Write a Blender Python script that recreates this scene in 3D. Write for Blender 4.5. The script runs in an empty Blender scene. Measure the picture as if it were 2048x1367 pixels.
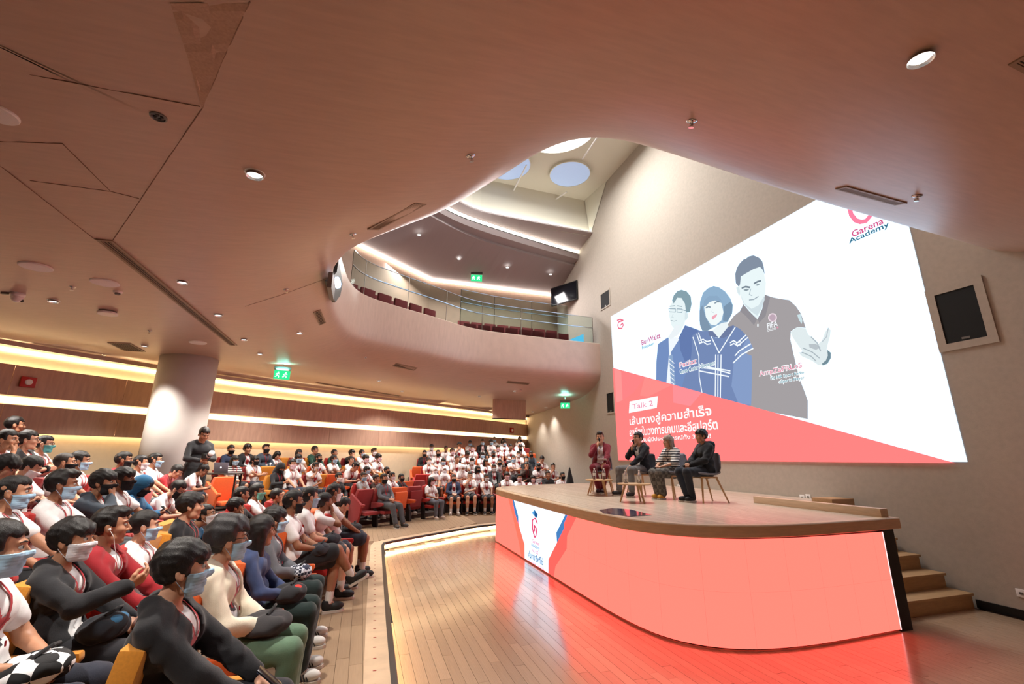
import bpy, bmesh, math, random
import numpy as np
from mathutils import Vector, Matrix
random.seed(7); RNG = np.random.default_rng(7)
SC = bpy.context.scene
COL = SC.collection
PI = math.pi

# ------------------------------------------------------------------ camera, world, exposure
# world axes: +Y runs away along the screen wall, +X towards the screen wall, Z up; the lower floor is z = 0
CAM = np.array([0.0, 0.0, 2.0])
FPX = 880.0
def _ray_cam(px, py): return np.array([(px - 1024.0) / FPX, (py - 683.5) / FPX, 1.0])
_Z = _ray_cam(1050.5, -2631.6); _Z /= np.linalg.norm(_Z)
_Y = _ray_cam(725.0, 914.5); _Y -= _Z * _Y.dot(_Z); _Y /= np.linalg.norm(_Y)
_X = np.cross(_Y, _Z)
RW = np.stack([_X, _Y, _Z])
cam_data = bpy.data.cameras.new('camera'); cam = bpy.data.objects.new('camera', cam_data); COL.objects.link(cam)
cam_data.sensor_width = 36.0; cam_data.lens = FPX / 2048.0 * 36.0; cam_data.clip_start = 0.05; cam_data.clip_end = 200
_m = Matrix.Identity(4)
for r in range(3):
    _m[r][0] = RW[r, 0]; _m[r][1] = -RW[r, 1]; _m[r][2] = -RW[r, 2]; _m[r][3] = CAM[r]
cam.matrix_world = _m
SC.camera = cam
SC.cycles.max_bounces = 6; SC.cycles.diffuse_bounces = 3; SC.cycles.glossy_bounces = 2; SC.cycles.transmission_bounces = 5; SC.cycles.transparent_max_bounces = 8
SC.cycles.use_adaptive_sampling = True; SC.cycles.adaptive_threshold = 0.04; SC.cycles.caustics_reflective = False; SC.cycles.caustics_refractive = False; SC.cycles.sample_clamp_indirect = 6.0
world = bpy.data.worlds.new('world'); SC.world = world; world.use_nodes = True
world.node_tree.nodes['Background'].inputs[0].default_value = (0.9, 0.85, 0.8, 1)
world.node_tree.nodes['Background'].inputs[1].default_value = 0.04
SC.view_settings.view_transform = 'Standard'; SC.view_settings.look = 'None'
SC.view_settings.exposure = 0.58; SC.view_settings.gamma = 1.0; SC.view_settings.use_curve_mapping = False

LAMP = 1.7   # common dimmer of the hall's lamps
def area_light(name, loc, target, sx, sy, power, color=(1, 1, 1), spread=PI):
    d = bpy.data.lights.new(name, 'AREA'); d.shape = 'RECTANGLE'; d.size = sx; d.size_y = sy; d.energy = power * LAMP; d.color = color; d.spread = spread
    o = bpy.data.objects.new(name, d); COL.objects.link(o); o.location = loc
    o.rotation_euler = (Vector(target) - Vector(loc)).to_track_quat('-Z', 'Y').to_euler()
    return o
def spot_light(name, loc, target, power, color=(1, 1, 1), size=80, blend=0.6, radius=0.08):
    d = bpy.data.lights.new(name, 'SPOT'); d.energy = power * LAMP; d.color = color; d.spot_size = math.radians(size); d.spot_blend = blend; d.shadow_soft_size = radius
    o = bpy.data.objects.new(name, d); COL.objects.link(o); o.location = loc
    o.rotation_euler = (Vector(target) - Vector(loc)).to_track_quat('-Z', 'Y').to_euler()
    return o

# ------------------------------------------------------------------ materials
MATS = {}
def rgb(c):  # sRGB 0-255 -> linear
    def f(v):
        v /= 255.0
        return v / 12.92 if v <= 0.04045 else ((v + 0.055) / 1.055) ** 2.4
    return (f(c[0]), f(c[1]), f(c[2]), 1.0)
def mat(name, col, rough=0.6, metal=0.0, spec=0.5, noise=0.0, nscale=8.0, bump=0.0, bscale=60.0, coat=0.0, stretch=None, emit=None, estr=0.0, alpha=1.0, trans=0.0, ior=1.45, rnd=0.0, sheen=0.0):
    if name in MATS: return MATS[name]
    m = bpy.data.materials.new(name); m.use_nodes = True; MATS[name] = m
    nt = m.node_tree; b = nt.nodes['Principled BSDF']
    c = rgb(col); b.inputs['Base Color'].default_value = c; b.inputs['Roughness'].default_value = rough
    b.inputs['Metallic'].default_value = metal; b.inputs['Specular IOR Level'].default_value = spec; b.inputs['IOR'].default_value = ior
    b.inputs['Coat Weight'].default_value = coat; b.inputs['Coat Roughness'].default_value = 0.11; b.inputs['Transmission Weight'].default_value = trans; b.inputs['Alpha'].default_value = alpha
    if sheen: b.inputs['Sheen Weight'].default_value = sheen
    if emit is not None:
        b.inputs['Emission Color'].default_value = rgb(emit); b.inputs['Emission Strength'].default_value = estr
    vec = None
    if noise or bump:
        tc = nt.nodes.new('ShaderNodeTexCoord'); mp = nt.nodes.new('ShaderNodeMapping'); nt.links.new(tc.outputs['Object'], mp.inputs['Vector'])
        if stretch: mp.inputs['Scale'].default_value = stretch
        vec = mp.outputs['Vector']
    src = None
    if noise:
        n = nt.nodes.new('ShaderNodeTexNoise'); n.inputs['Scale'].default_value = nscale; n.inputs['Detail'].default_value = 5; nt.links.new(vec, n.inputs['Vector'])
        r = nt.nodes.new('ShaderNodeMapRange'); r.inputs[1].default_value = 0.3; r.inputs[2].default_value = 0.7; r.inputs[3].default_value = 1 - noise; r.inputs[4].default_value = 1 + noise
        nt.links.new(n.outputs['Fac'], r.inputs[0])
        mx = nt.nodes.new('ShaderNodeVectorMath'); mx.operation = 'SCALE'; mx.inputs[0].default_value = c[:3]; nt.links.new(r.outputs[0], mx.inputs['Scale']); src = mx.outputs[0]
    if rnd:
        oi = nt.nodes.new('ShaderNodeObjectInfo'); r2 = nt.nodes.new('ShaderNodeMapRange'); r2.inputs[3].default_value = 1 - rnd; r2.inputs[4].default_value = 1 + rnd
        nt.links.new(oi.outputs['Random'], r2.inputs[0]); m2 = nt.nodes.new('ShaderNodeVectorMath'); m2.operation = 'SCALE'
        if src: nt.links.new(src, m2.inputs[0])
        else: m2.inputs[0].default_value = c[:3]
        nt.links.new(r2.outputs[0], m2.inputs['Scale']); src = m2.outputs[0]
    if src: nt.links.new(src, b.inputs['Base Color'])
    if bump:
        n2 = nt.nodes.new('ShaderNodeTexNoise'); n2.inputs['Scale'].default_value = bscale; n2.inputs['Detail'].default_value = 4; nt.links.new(vec, n2.inputs['Vector'])
        bp = nt.nodes.new('ShaderNodeBump'); bp.inputs['Strength'].default_value = bump; bp.inputs['Distance'].default_value = 0.01
        nt.links.new(n2.outputs['Fac'], bp.inputs['Height']); nt.links.new(bp.outputs[0], b.inputs['Normal'])
    return m
def emis(name, col, strength, lin=None):
    if name in MATS: return MATS[name]
    m = bpy.data.materials.new(name); m.use_nodes = True; MATS[name] = m
    nt = m.node_tree; nt.nodes.remove(nt.nodes['Principled BSDF'])
    e = nt.nodes.new('ShaderNodeEmission'); e.inputs[0].default_value = rgb(col) if lin is None else (*lin, 1.0); e.inputs[1].default_value = strength
    nt.links.new(e.outputs[0], nt.nodes['Material Output'].inputs[0])
    return m

# ------------------------------------------------------------------ object helpers
def link(name, me, parent=None, m=None):
    o = bpy.data.objects.new(name, me); COL.objects.link(o)
    if parent is not None: o.parent = parent
    if m is not None and me is not None and not me.materials: me.materials.append(m)
    return o
def empty(name, loc=(0, 0, 0), rz=0.0, parent=None):
    o = bpy.data.objects.new(name, None); COL.objects.link(o); o.location = loc; o.rotation_euler = (0, 0, rz); o.empty_display_size = 0.1
    if parent is not None: o.parent = parent
    return o
def tag(o, label, cat, group=None):
    o['label'] = label; o['category'] = cat
    if group: o['group'] = group
    return o
def struct(o, label=None):
    o['kind'] = 'structure'
    if label: o['label'] = label
    return o
class MB:
    """collects shapes into one mesh"""
    def __init__(s): s.v = []; s.f = []; s.mi = []; s.cur = 0
    def add(s, vs, fs):
        o = len(s.v); s.v += [tuple(map(float, p)) for p in vs]; s.f += [[o + i for i in f] for f in fs]; s.mi += [s.cur] * len(fs)
    def box(s, x0, x1, y0, y1, z0, z1, M=None):
        P = [(x0, y0, z0), (x1, y0, z0), (x1, y1, z0), (x0, y1, z0), (x0, y0, z1), (x1, y0, z1), (x1, y1, z1), (x0, y1, z1)]
        if M is not None: P = [tuple(M @ Vector(p)) for p in P]
        s.add(P, [(3, 2, 1, 0), (4, 5, 6, 7), (0, 1, 5, 4), (1, 2, 6, 5), (2, 3, 7, 6), (3, 0, 4, 7)])
    def quad(s, a, b, c, d): s.add([a, b, c, d], [(0, 1, 2, 3)])
    def prism(s, poly, z0, z1, M=None):
        n = len(poly); P = [(x, y, z0) for x, y in poly] + [(x, y, z1) for x, y in poly]
        if M is not None: P = [tuple(M @ Vector(p)) for p in P]
        s.add(P, [list(range(n))[::-1], list(range(n, 2 * n))] + [(i, (i + 1) % n, n + (i + 1) % n, n + i) for i in range(n)])
    def lathe(s, prof, n=20, M=None, cap=True):
        P = []; F = []
        for r, z in prof:
            for k in range(n): P.append((r * math.cos(2 * PI * k / n), r * math.sin(2 * PI * k / n), z))
        for j in range(len(prof) - 1):
            for k in range(n): F.append((j * n + k, j * n + (k + 1) % n, (j + 1) * n + (k + 1) % n, (j + 1) * n + k))
        if cap:
            F.append(list(range(n))[::-1]); F.append([(len(prof) - 1) * n + k for k in range(n)])
        if M is not None: P = [tuple(M @ Vector(p)) for p in P]
        s.add(P, F)
    def tube(s, pts, r, n=8, cap=True):
        pts = [Vector(p) for p in pts]; rs = r if isinstance(r, (list, tuple)) else [r] * len(pts)
        P = []; F = []; up = Vector((0.13, 0.27, 0.95)).normalized(); prev = None
        for i, p in enumerate(pts):
            t = ((pts[min(i + 1, len(pts) - 1)] - pts[max(i - 1, 0)])).normalized()
            if prev is None:
                a = t.cross(up)
                if a.length < 1e-3: a = t.cross(Vector((1, 0, 0)))
            else: a = prev - t * prev.dot(t)
            a.normalize(); b = t.cross(a); prev = a
            for k in range(n): P.append(p + a * (rs[i] * math.cos(2 * PI * k / n)) + b * (rs[i] * math.sin(2 * PI * k / n)))
        for j in range(len(pts) - 1):
            for k in range(n): F.append((j * n + k, j * n + (k + 1) % n, (j + 1) * n + (k + 1) % n, (j + 1) * n + k))
        if cap: F.append(list(range(n))[::-1]); F.append([(len(pts) - 1) * n + k for k in range(n)])
        s.add(P, F)
    def grid(s, rows):
        R = len(rows); Cn = len(rows[0]); P = [p for r in rows for p in r]
        s.add(P, [(j * Cn + k, j * Cn + k + 1, (j + 1) * Cn + k + 1, (j + 1) * Cn + k) for j in range(R - 1) for k in range(Cn - 1)])
    def mesh(s, name, mats=None, smooth=False, fix=True):
        me = bpy.data.meshes.new(name); me.from_pydata(s.v, [], s.f); me.validate()
        if fix:
            bm = bmesh.new(); bm.from_mesh(me); bmesh.ops.recalc_face_normals(bm, faces=bm.faces); bm.to_mesh(me); bm.free()
        if mats:
            for m in (mats if isinstance(mats, (list, tuple)) else [mats]): me.materials.append(m)
            if len(me.polygons) == len(s.mi) and max(s.mi) > 0: me.polygons.foreach_set('material_index', s.mi)
        if smooth: me.polygons.foreach_set('use_smooth', [True] * len(me.polygons))
        return me
    def obj(s, name, mats, parent=None, smooth=False, bevel=0.0, seg=2, fix=True):
        me = s.mesh(name, mats, smooth, fix)
        if bevel: bevel_mesh(me, bevel, seg)
        return link(name, me, parent)
def bevel_mesh(me, w, seg=2, ang=0.5):
    bm = bmesh.new(); bm.from_mesh(me)
    ed = [e for e in bm.edges if len(e.link_faces) == 2 and e.calc_face_angle(0) > ang]
    bmesh.ops.bevel(bm, geom=ed, offset=w, segments=seg, profile=0.6, affect='EDGES', clamp_overlap=True)
    bm.to_mesh(me); bm.free()
    me.polygons.foreach_set('use_smooth', [True] * len(me.polygons))
    try: me.set_sharp_from_angle(angle=0.7)
    except Exception: pass
def Mz(loc, rz=0, rx=0, ry=0, sc=1.0):
    return Matrix.Translation(loc) @ Matrix.Rotation(rz, 4, 'Z') @ Matrix.Rotation(ry, 4, 'Y') @ Matrix.Rotation(rx, 4, 'X') @ Matrix.Scale(sc, 4)
def frame(loc, z, x=None):
    z = Vector(z).normalized(); x = Vector(x) if x is not None else Vector((1, 0.01, 0))
    x = (x - z * x.dot(z)).normalized(); y = z.cross(x)
    M = Matrix.Identity(4)
    for r in range(3): M[r][0] = x[r]; M[r][1] = y[r]; M[r][2] = z[r]; M[r][3] = loc[r]
    return M
def smooth_path(pts, it=3):
    pts = [np.array(p, float) for p in pts]
    for _ in range(it):
        q = [pts[0]]
        for a, b in zip(pts[:-1], pts[1:]): q += [a * 0.75 + b * 0.25, a * 0.25 + b * 0.75]
        q.append(pts[-1]); pts = q
    return pts
def resample(pts, step):
    pts = [np.array(p, float) for p in pts]; d = np.cumsum([0] + [np.linalg.norm(b - a) for a, b in zip(pts[:-1], pts[1:])])
    n = max(2, int(round(d[-1] / step)) + 1); t = np.linspace(0, d[-1], n); A = np.array(pts)
    return [np.array([np.interp(x, d, A[:, k]) for k in range(A.shape[1])]) for x in t]
def sight(px, py):  # direction of the photograph's pixel in the room, used to survey where things stand
    return RW @ _ray_cam(px, py)
def at_z(px, py, z):
    d = sight(px, py); return CAM + d * ((z - CAM[2]) / d[2])
def at_x(px, py, x):
    d = sight(px, py); return CAM + d * ((x - CAM[0]) / d[0])
# ------------------------------------------------------------------ materials of the place
M_PLASTER = mat('plaster_wall', (182, 173, 162), 0.85, noise=0.05, nscale=14, bump=0.12, bscale=90)
M_CEIL = mat('timber_veneer_ceiling', (196, 170, 156), 0.34, noise=0.06, nscale=3.0, stretch=(1.2, 9, 1), bump=0.03, bscale=40)
M_CEILD = mat('perforated_ceiling_panel', (184, 156, 140), 0.9, noise=0.10, nscale=60)
M_PARA = mat('pale_parapet_veneer', (206, 186, 166), 0.5, noise=0.06, nscale=3, stretch=(6, 6, 0.6))
M_PANEL = mat('brown_wall_panel', (196, 160, 138), 0.55, noise=0.10, nscale=5, stretch=(3, 3, 0.5), bump=0.05, bscale=120, rnd=0.06)
M_CREAM = mat('cream_recess', (232, 214, 182), 0.7, noise=0.03, nscale=10)
M_WOOD = mat('oak_floor_plank', (172, 144, 118), 0.22, noise=0.13, nscale=7, stretch=(9, 0.8, 1), bump=0.02, bscale=50, rnd=0.14, coat=0.6, ior=1.6)
M_WOODA = mat('oak_floor_plank_audience', (160, 134, 108), 0.34, noise=0.12, nscale=7, stretch=(9, 0.8, 1), rnd=0.10)
M_OAK = mat('oak_edge', (204, 176, 146), 0.4, noise=0.10, nscale=6, stretch=(1, 1, 8))
M_STAGE = mat('oak_stage_board', (204, 184, 164), 0.27, noise=0.12, nscale=7, stretch=(8, 0.7, 1), rnd=0.08, coat=0.05)
M_STEP = mat('oak_stair', (176, 140, 100), 0.55, noise=0.10, nscale=6, stretch=(1, 6, 6))
M_CARPET = mat('dark_tier_carpet', (62, 52, 48), 0.95, noise=0.15, nscale=120)
M_BLACK = mat('black_trim', (20, 19, 18), 0.5)
M_DARKGLASS = mat('black_speaker_cloth', (16, 18, 20), 0.8, noise=0.2, nscale=200)
M_WHITE = mat('white_plastic', (240, 240, 240), 0.4)
M_GREY = mat('grey_metal', (120, 118, 116), 0.4, metal=0.6)
M_CHROME = mat('chrome', (210, 210, 212), 0.15, metal=1.0)
M_VENT = mat('vent_dark', (44, 40, 36), 0.7)
M_VENTF = mat('vent_frame', (150, 130, 110), 0.5)
M_COVE = emis('warm_led_strip', (255, 222, 172), 9.0)
M_COVE2 = emis('warm_led_strip_soft', (255, 226, 184), 3.2)
M_COOLLED = emis('white_led_strip', (255, 240, 226), 6.0)
M_GLASS = mat('balustrade_glass', (214, 228, 222), 0.03, trans=1.0, ior=1.1, spec=0.5)

WX = 8.52
# ------------------------------------------------------------------ ceiling shape
contour = smooth_path([(WX, 14.93), (6.4, 14.87), (3.9, 14.74), (3.0, 14.45), (2.0, 13.8), (0.6, 13.05), (-0.35, 12.45), (-0.72, 11.6), (-0.84, 10.4), (-0.90, 9.2),
                       (-0.82, 7.95), (-0.44, 6.68), (0.19, 5.83), (0.81, 5.10), (1.28, 4.20), (1.61, 3.52), (1.95, 3.30), (2.45, 3.27), (4.6, 3.43), (6.6, 3.50), (WX, 3.56)], 3)
contour = resample(contour, 0.11)
CT = np.array(contour)
# the screen-wall ends point straight along the wall
tan = np.gradient(CT, axis=0); tan /= np.linalg.norm(tan, axis=1)[:, None]
NRM = np.stack([tan[:, 1], -tan[:, 0]], 1) * 1.0      # outward (away from the opening)
cen = np.array([3.5, 9.0])
for i in range(len(CT)):
    if NRM[i].dot(CT[i] - cen) < 0: NRM[i] *= -1
NRM[0] = (0, 1); NRM[-1] = (0, -1)
PROF_U = np.array([0, 0, 0, 0.015, 0.05, 0.12, 0.22, 0.38, 0.6, 0.9, 1.3, 1.8, 2.4, 3.0, 4.0, 5.2, 6.8, 8.6, 10.5, 13.0])
PROF_Z = np.array([6.42, 5.9, 5.45, 5.25, 5.14, 5.045, 4.97, 4.885, 4.79, 4.68, 4.575, 4.51, 4.475, 4.45, 4.41, 4.36, 4.31, 4.28, 4.27, 4.27])
_seg_a = CT[:-1]; _seg_d = CT[1:] - CT[:-1]; _seg_l = (_seg_d ** 2).sum(1)
def ceil_u(x, y):
    p = np.array([x, y]); t = np.clip(((p - _seg_a) * _seg_d).sum(1) / _seg_l, 0, 1)
    v = p - (_seg_a + _seg_d * t[:, None]); d2 = (v ** 2).sum(1); i = int(d2.argmin())
    return float(np.sqrt(d2[i])) * (1.0 if v[i].dot(NRM[i]) >= 0 else -1.0)
def ceil_z(x, y):
    u = ceil_u(x, y)
    return 99.0 if u < 0 else float(np.interp(u, PROF_U[3:], PROF_Z[3:]))
def on_ceiling(px, py):
    d = sight(px, py); t = 0.5
    for _ in range(4000):
        p = CAM + d * t
        if p[2] >= ceil_z(p[0], p[1]): break
        t += 0.01
    p = CAM + d * t
    e = 0.08; gx = (ceil_z(p[0] + e, p[1]) - ceil_z(p[0] - e, p[1])) / (2 * e); gy = (ceil_z(p[0], p[1] + e) - ceil_z(p[0], p[1] - e)) / (2 * e)
    n = Vector((gx, gy, -1.0)).normalized()
    return Vector(p), n

BW = [(-11.0, 7.4), (-7.4, 12.0), (-5.4, 14.0), (-4.1, 15.3), (-2.1, 16.75), (-0.5, 17.75), (2.44, 19.4), (5.5, 21.4), (WX, 23.4)]
BW = [tuple(p) for p in resample([BW[0]] + smooth_path(BW, 1)[1:-1] + [BW[-1]], 0.8)]
ROOM = BW + [(WX, -4.0), (-11.0, -4.0)]
def ray_room(p, n):
    best = 99.0
    for a, b in zip(ROOM, ROOM[1:] + ROOM[:1]):
        a = np.array(a); b = np.array(b); e = b - a; den = n[0] * e[1] - n[1] * e[0]
        if abs(den) < 1e-9: continue
        w = a - p; t = (w[0] * e[1] - w[1] * e[0]) / den; s = (w[0] * n[1] - w[1] * n[0]) / den
        if t > 0.3 and -1e-6 <= s <= 1 + 1e-6: best = min(best, t)
    return best
mb = MB(); rows = []
umax = [ray_room(CT[i] + NRM[i] * 0.01, NRM[i]) - 0.02 for i in range(len(CT))]
umax[0] = 23.35 - 14.93; umax[-1] = 3.56 + 3.95
for j in range(len(PROF_U)):
    rows.append([(*(CT[i] + NRM[i] * min(PROF_U[j], umax[i])), np.interp(min(PROF_U[j], umax[i]), PROF_U[3:], PROF_Z[3:]) if j > 2 else PROF_Z[j]) for i in range(len(CT))])
mb.grid(rows)
ceiling = struct(mb.obj('ceiling', M_CEIL, smooth=True, fix=False), 'sweeping timber veneer soffit curving round the opening over the stage')
# parapet top and inner face (balcony side)
mb = MB()
mb.grid([[(*(CT[i] + NRM[i] * u), z) for i in range(len(CT))] for u, z in ((0.0, 6.42), (0.02, 6.44), (0.2, 6.44), (0.2, 5.4))])
mb.obj('parapet_cap', M_PARA, ceiling, fix=False)

# ------------------------------------------------------------------ floors
mb = MB(); mb.prism([(0.2, -4), (WX, -4), (WX, 16.0), (4.2, 14.4), (0.75, 11.4), (0.6, 5)], -0.2, -0.012)
floor = struct(mb.obj('floor', mat('subfloor', (70, 52, 40), 0.8)), 'oak plank floor in front of the stage')
EDGE = [(0.30, -4.0), (0.42, 4.4), (0.585, 10.9), (0.70, 11.1), (4.0, 13.5), (WX, 14.2)]
def edge_x(y): return float(np.interp(y, [p[1] for p in EDGE], [p[0] for p in EDGE]))
mb = MB(); mb.box(-0.5, 0.5, -0.5, 0.5, -0.5, 0.5); unit = mb.mesh('plank', M_WOOD)
unit_a = MB(); unit_a.box(-0.5, 0.5, -0.5, 0.5, -0.5, 0.5); unit_a = unit_a.mesh('plank', M_WOODA)
def planks(parent, me, xs, zt, th, y_lo, y_hi, inside, budget, L=1.25, gap=0.003):
    out = []
    w = xs[1] - xs[0]
    for k, x in enumerate(xs[:-1]):
        y = y_lo - random.random() * L
        while y < y_hi:
            ln = L * (0.75 + 0.5 * random.random()); a, b = y, y + ln; y += ln
            seg = [q for q in np.linspace(a, b, 7) if inside(x + w / 2, q)]
            if len(seg) < 2: continue
            out.append((x + w / 2, seg[0], seg[-1], w))
    c = np.array([0.8, 3.4]); out.sort(key=lambda s: (s[0] - c[0]) ** 2 + ((s[1] + s[2]) / 2 - c[1]) ** 2)
    for x, a, b, w in out[:budget]:
        o = link('plank', me, parent); o.location = (x, (a + b) / 2, zt - th / 2 + random.uniform(-0.0006, 0.0006)); o.scale = (w - gap, b - a - gap, th)
    rest = out[budget:]
    if rest:
        mb = MB()
        for x, a, b, w in rest: mb.box(x - w / 2 + gap / 2, x + w / 2 - gap / 2, a + gap / 2, b - gap / 2, zt - th, zt)
        o = mb.obj('planks', me.materials[0], parent); o['kind'] = 'stuff'
def pit(x, y):
    if x < edge_x(min(y, 10.9)) + 0.02: return False
    if y > 11.05 and y > 11.05 + (x - 0.70) * (2.4 / 3.3): return False
    if x > 3.9 and y > 4.8: return False
    return y < 13.2 and x < WX - 0.02
planks(floor, unit, np.arange(0.33, WX, 0.108), 0.0, 0.012, -3.9, 13.2, lambda x, y: pit(x, y), 295)
# audience floor: one step up, LED under its nosing
AUD = [(0.21, -4.0), (0.33, 4.4), (0.495, 10.95), (0.62, 11.2), (3.95, 13.6), (WX, 14.3)] + [(WX, 23.3)] + [(x, y) for x, y in BW[::-1][1:]] + [(-11, -4)]
mb = MB(); mb.prism(AUD, -0.05, 0.158)
floor_aud = struct(mb.obj('floor_audience', mat('tier_face', (120, 92, 66), 0.6)), 'raised oak floor carrying the seating')
def aud(x, y): return (x < edge_x(min(y, 10.9)) - 0.10) if y < 10.9 else (y > 11.35 + (x - 0.7) * 0.727 if x > 0.2 else True)
planks(floor_aud, unit_a, np.arange(-1.25, 3.4, 0.118), 0.17, 0.012, 1.5, 15.0, lambda x, y: aud(x, y) and (x < 0.6 or y < 14.6 + 0.3 * x), 140, L=1.1)
# nosing of the step: timber edge with a dark metal strip and light below
ep = resample(smooth_path(EDGE[:2] + [(0.585, 10.8), (0.62, 11.0), (0.76, 11.15)] + EDGE[4:], 1), 0.3)
def sweep(path, prof):
    A = np.array(path); T = np.gradient(A, axis=0); T /= np.linalg.norm(T, axis=1)[:, None]; N = np.stack([T[:, 1], -T[:, 0]], 1)
    return [[(*(A[i] + N[i] * o), z) for o, z in prof] for i in range(len(A))]
mb = MB(); mb.grid(sweep(ep, [(-0.26, 0.172), (0.012, 0.172), (0.02, 0.166), (0.02, 0.125), (0.0, 0.12), (-0.10, 0.12)])); mb.obj('nosing', M_OAK, floor_aud, fix=False)
mb = MB(); mb.grid(sweep(ep, [(-0.038, 0.174), (0.014, 0.174), (0.0225, 0.168), (0.0225, 0.135)])); mb.obj('edge_strip', mat('dark_metal_strip', (70, 68, 70), 0.35, metal=0.7), floor_aud, fix=False)
mb = MB(); mb.grid(sweep(ep, [(-0.07, 0.116), (-0.025, 0.112)])); mb.obj('light_strip', emis('step_led', (255, 226, 178), 26.0), floor_aud, fix=False)
mb = MB(); mb.grid(sweep(ep, [(-0.085, 0.12), (-0.085, 0.0)])); mb.obj('riser', M_CREAM, floor_aud, fix=False)
dot = MB(); dot.lathe([(0.017, 0), (0.017, 0.003), (0.012, 0.004)], 10); dot = dot.mesh('marker_dot', mat('red_marker', (150, 40, 28), 0.5))
for k in range(26):
    y = 3.9 + k * 0.26; o = link('marker_dot', dot, floor_aud); o.location = (edge_x(y) - 0.16, y, 0.1705); o.scale = (1.0, 0.5, 1)

# ------------------------------------------------------------------ seating tiers
TAB = [0.17, 0.28, 0.53, 0.75, 1.0, 1.27]
TC = [0.17, 0.45, 0.70, 0.98, 1.26, 1.52, 1.72]
BN = np.array([-0.6, 0.8]); BD = np.array([0.8, 0.6]); BP = np.array([0.45, 13.6])
S0 = np.array([2.75, 15.2]); S1 = np.array([1.3, 18.72])
def isect(p, d, q, e):
    den = d[0] * e[1] - d[1] * e[0]; w = q - p; return p + d * ((w[0] * e[1] - w[1] * e[0]) / den)
bw_left = [p for p in BW if p[0] < 1.25]; bw_right = [p for p in BW if p[0] > 1.35]
tier_n = 0
for r in range(1, 6):
    xe = -1.2 - 0.9 * (r - 1); P = BP + BN * (0.42 + 0.85 * (r - 1))
    a = P + BD * ((xe - P[0]) / BD[0])
    mb = MB()
    if r <= 4:
        b = isect(P, BD, S0, S1 - S0)
        poly = [(xe, -3.9), tuple(a), tuple(b), tuple(S1)] + [(x + 0.02, y - 0.02) for x, y in bw_left[::-1]] + [(-10.95, -3.9)]
    else:
        hit = [p for p in bw_left if p[0] < xe]
        poly = [(xe, -3.9), (xe, hit[-1][1] - 0.05)] + [(x + 0.02, y - 0.02) for x, y in hit[::-1]] + [(-10.95, -3.9)]
    mb.prism(poly, TAB[r - 1] - 0.01, TAB[r]); struct(mb.obj('floor_tier', M_CARPET), 'dark carpeted seating tier number %d of the left and middle blocks' % r)
for r in range(1, 7):
    ye = 15.9 + 0.42 + 0.85 * (r - 1); a = isect(np.array([0, ye]), np.array([1.0, 0]), S0, S1 - S0)
    poly = [tuple(a), (WX - 0.01, ye)] + [(WX - 0.01, 23.35)] + [(x, y - 0.02) for x, y in bw_right[::-1][1:] if y > ye + 0.05]
    if r < 4: poly.append(tuple(S1 + np.array([0.06, 0])))
    else:
        q = [p for p in bw_right if p[1] > ye + 0.05]; poly[0] = (q[0][0], ye)
    mb = MB(); mb.prism(poly, TC[r - 1] - 0.01, TC[r]); struct(mb.obj('floor_tier', M_CARPET), 'dark carpeted seating tier number %d of the right block' % r)

# ------------------------------------------------------------------ screen wall
mb = MB(); mb.box(WX, WX + 0.3, -4.0, 24.0, -0.2, 14.2)
wall_right = struct(mb.obj('wall_right', M_PLASTER), 'tall plain wall that carries the projection')
mb = MB(); mb.box(WX - 0.02, WX, -4.0, 4.6, 0.0, 0.11); struct(mb.obj('baseboard_right', M_BLACK))
# ------------------------------------------------------------------ back wall with lit coves
mb = MB(); pr = [(-0.0, -0.05), (0.0, 4.75)]
mb.grid(sweep(BW, [(-0.02, -0.05), (-0.02, 5.3)]))
wall_back = struct(mb.obj('wall_back', M_CREAM, fix=False), 'back wall of brown timber panels between lit coves')
mb = MB(); mb.box(-11.3, -11.0, -4, 7.5, -0.2, 5.0); struct(mb.obj('wall_left', M_PANEL))
mb = MB(); mb.box(-11.0, WX, -4.3, -4.0, -0.2, 7.0); struct(mb.obj('wall_front', M_PLASTER))
bp = resample(BW, 0.4)
for z0, z1 in ((2.44, 3.02), (3.21, 3.84)):
    for i in range(0, len(bp) - 1, 5):
        seg = bp[i:i + 6]
        if len(seg) < 2: continue
        A = np.array(seg); A[0] += (A[1] - A[0]) * 0.012; A[-1] -= (A[-1] - A[-2]) * 0.012
        mb = MB(); R = sweep(A, [(0.16, z0), (0.16, z1), (0.13, z1), (0.13, z0), (0.16, z0)]); mb.grid(R)
        mb.add([R[0][k] for k in range(4)], [(0, 1, 2, 3)]); mb.add([R[-1][k] for k in range(4)], [(3, 2, 1, 0)])
        mb.obj('panel', M_PANEL, wall_back)
for z, off, dz, mt in ((2.47, 0.11, 0.03, M_COVE), (3.05, 0.02, 0.14, M_COVE2), (3.80, 0.11, 0.03, M_COVE)):
    mb = MB()
    if dz < 0.1: mb.grid(sweep(BW, [(off - 0.03, z), (off + 0.01, z), (off + 0.01, z + dz), (off - 0.03, z + dz), (off - 0.03, z)]))
    else: mb.grid(sweep(BW, [(off, z), (off, z + dz)]))
    mb.obj('light_strip', mt, wall_back, fix=False)
mb = MB(); mb.grid(sweep(BW, [(0.02, 4.13), (0.02, 4.20)])); mb.obj('light_strip', M_COVE, wall_back, fix=False)
mb = MB(); mb.grid(sweep(BW, [(0.34, 4.30), (0.34, 4.20), (0.30, 4.20), (0.30, 4.30)])); mb.obj('cove_lip', M_CEIL, wall_back, fix=False)
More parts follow.
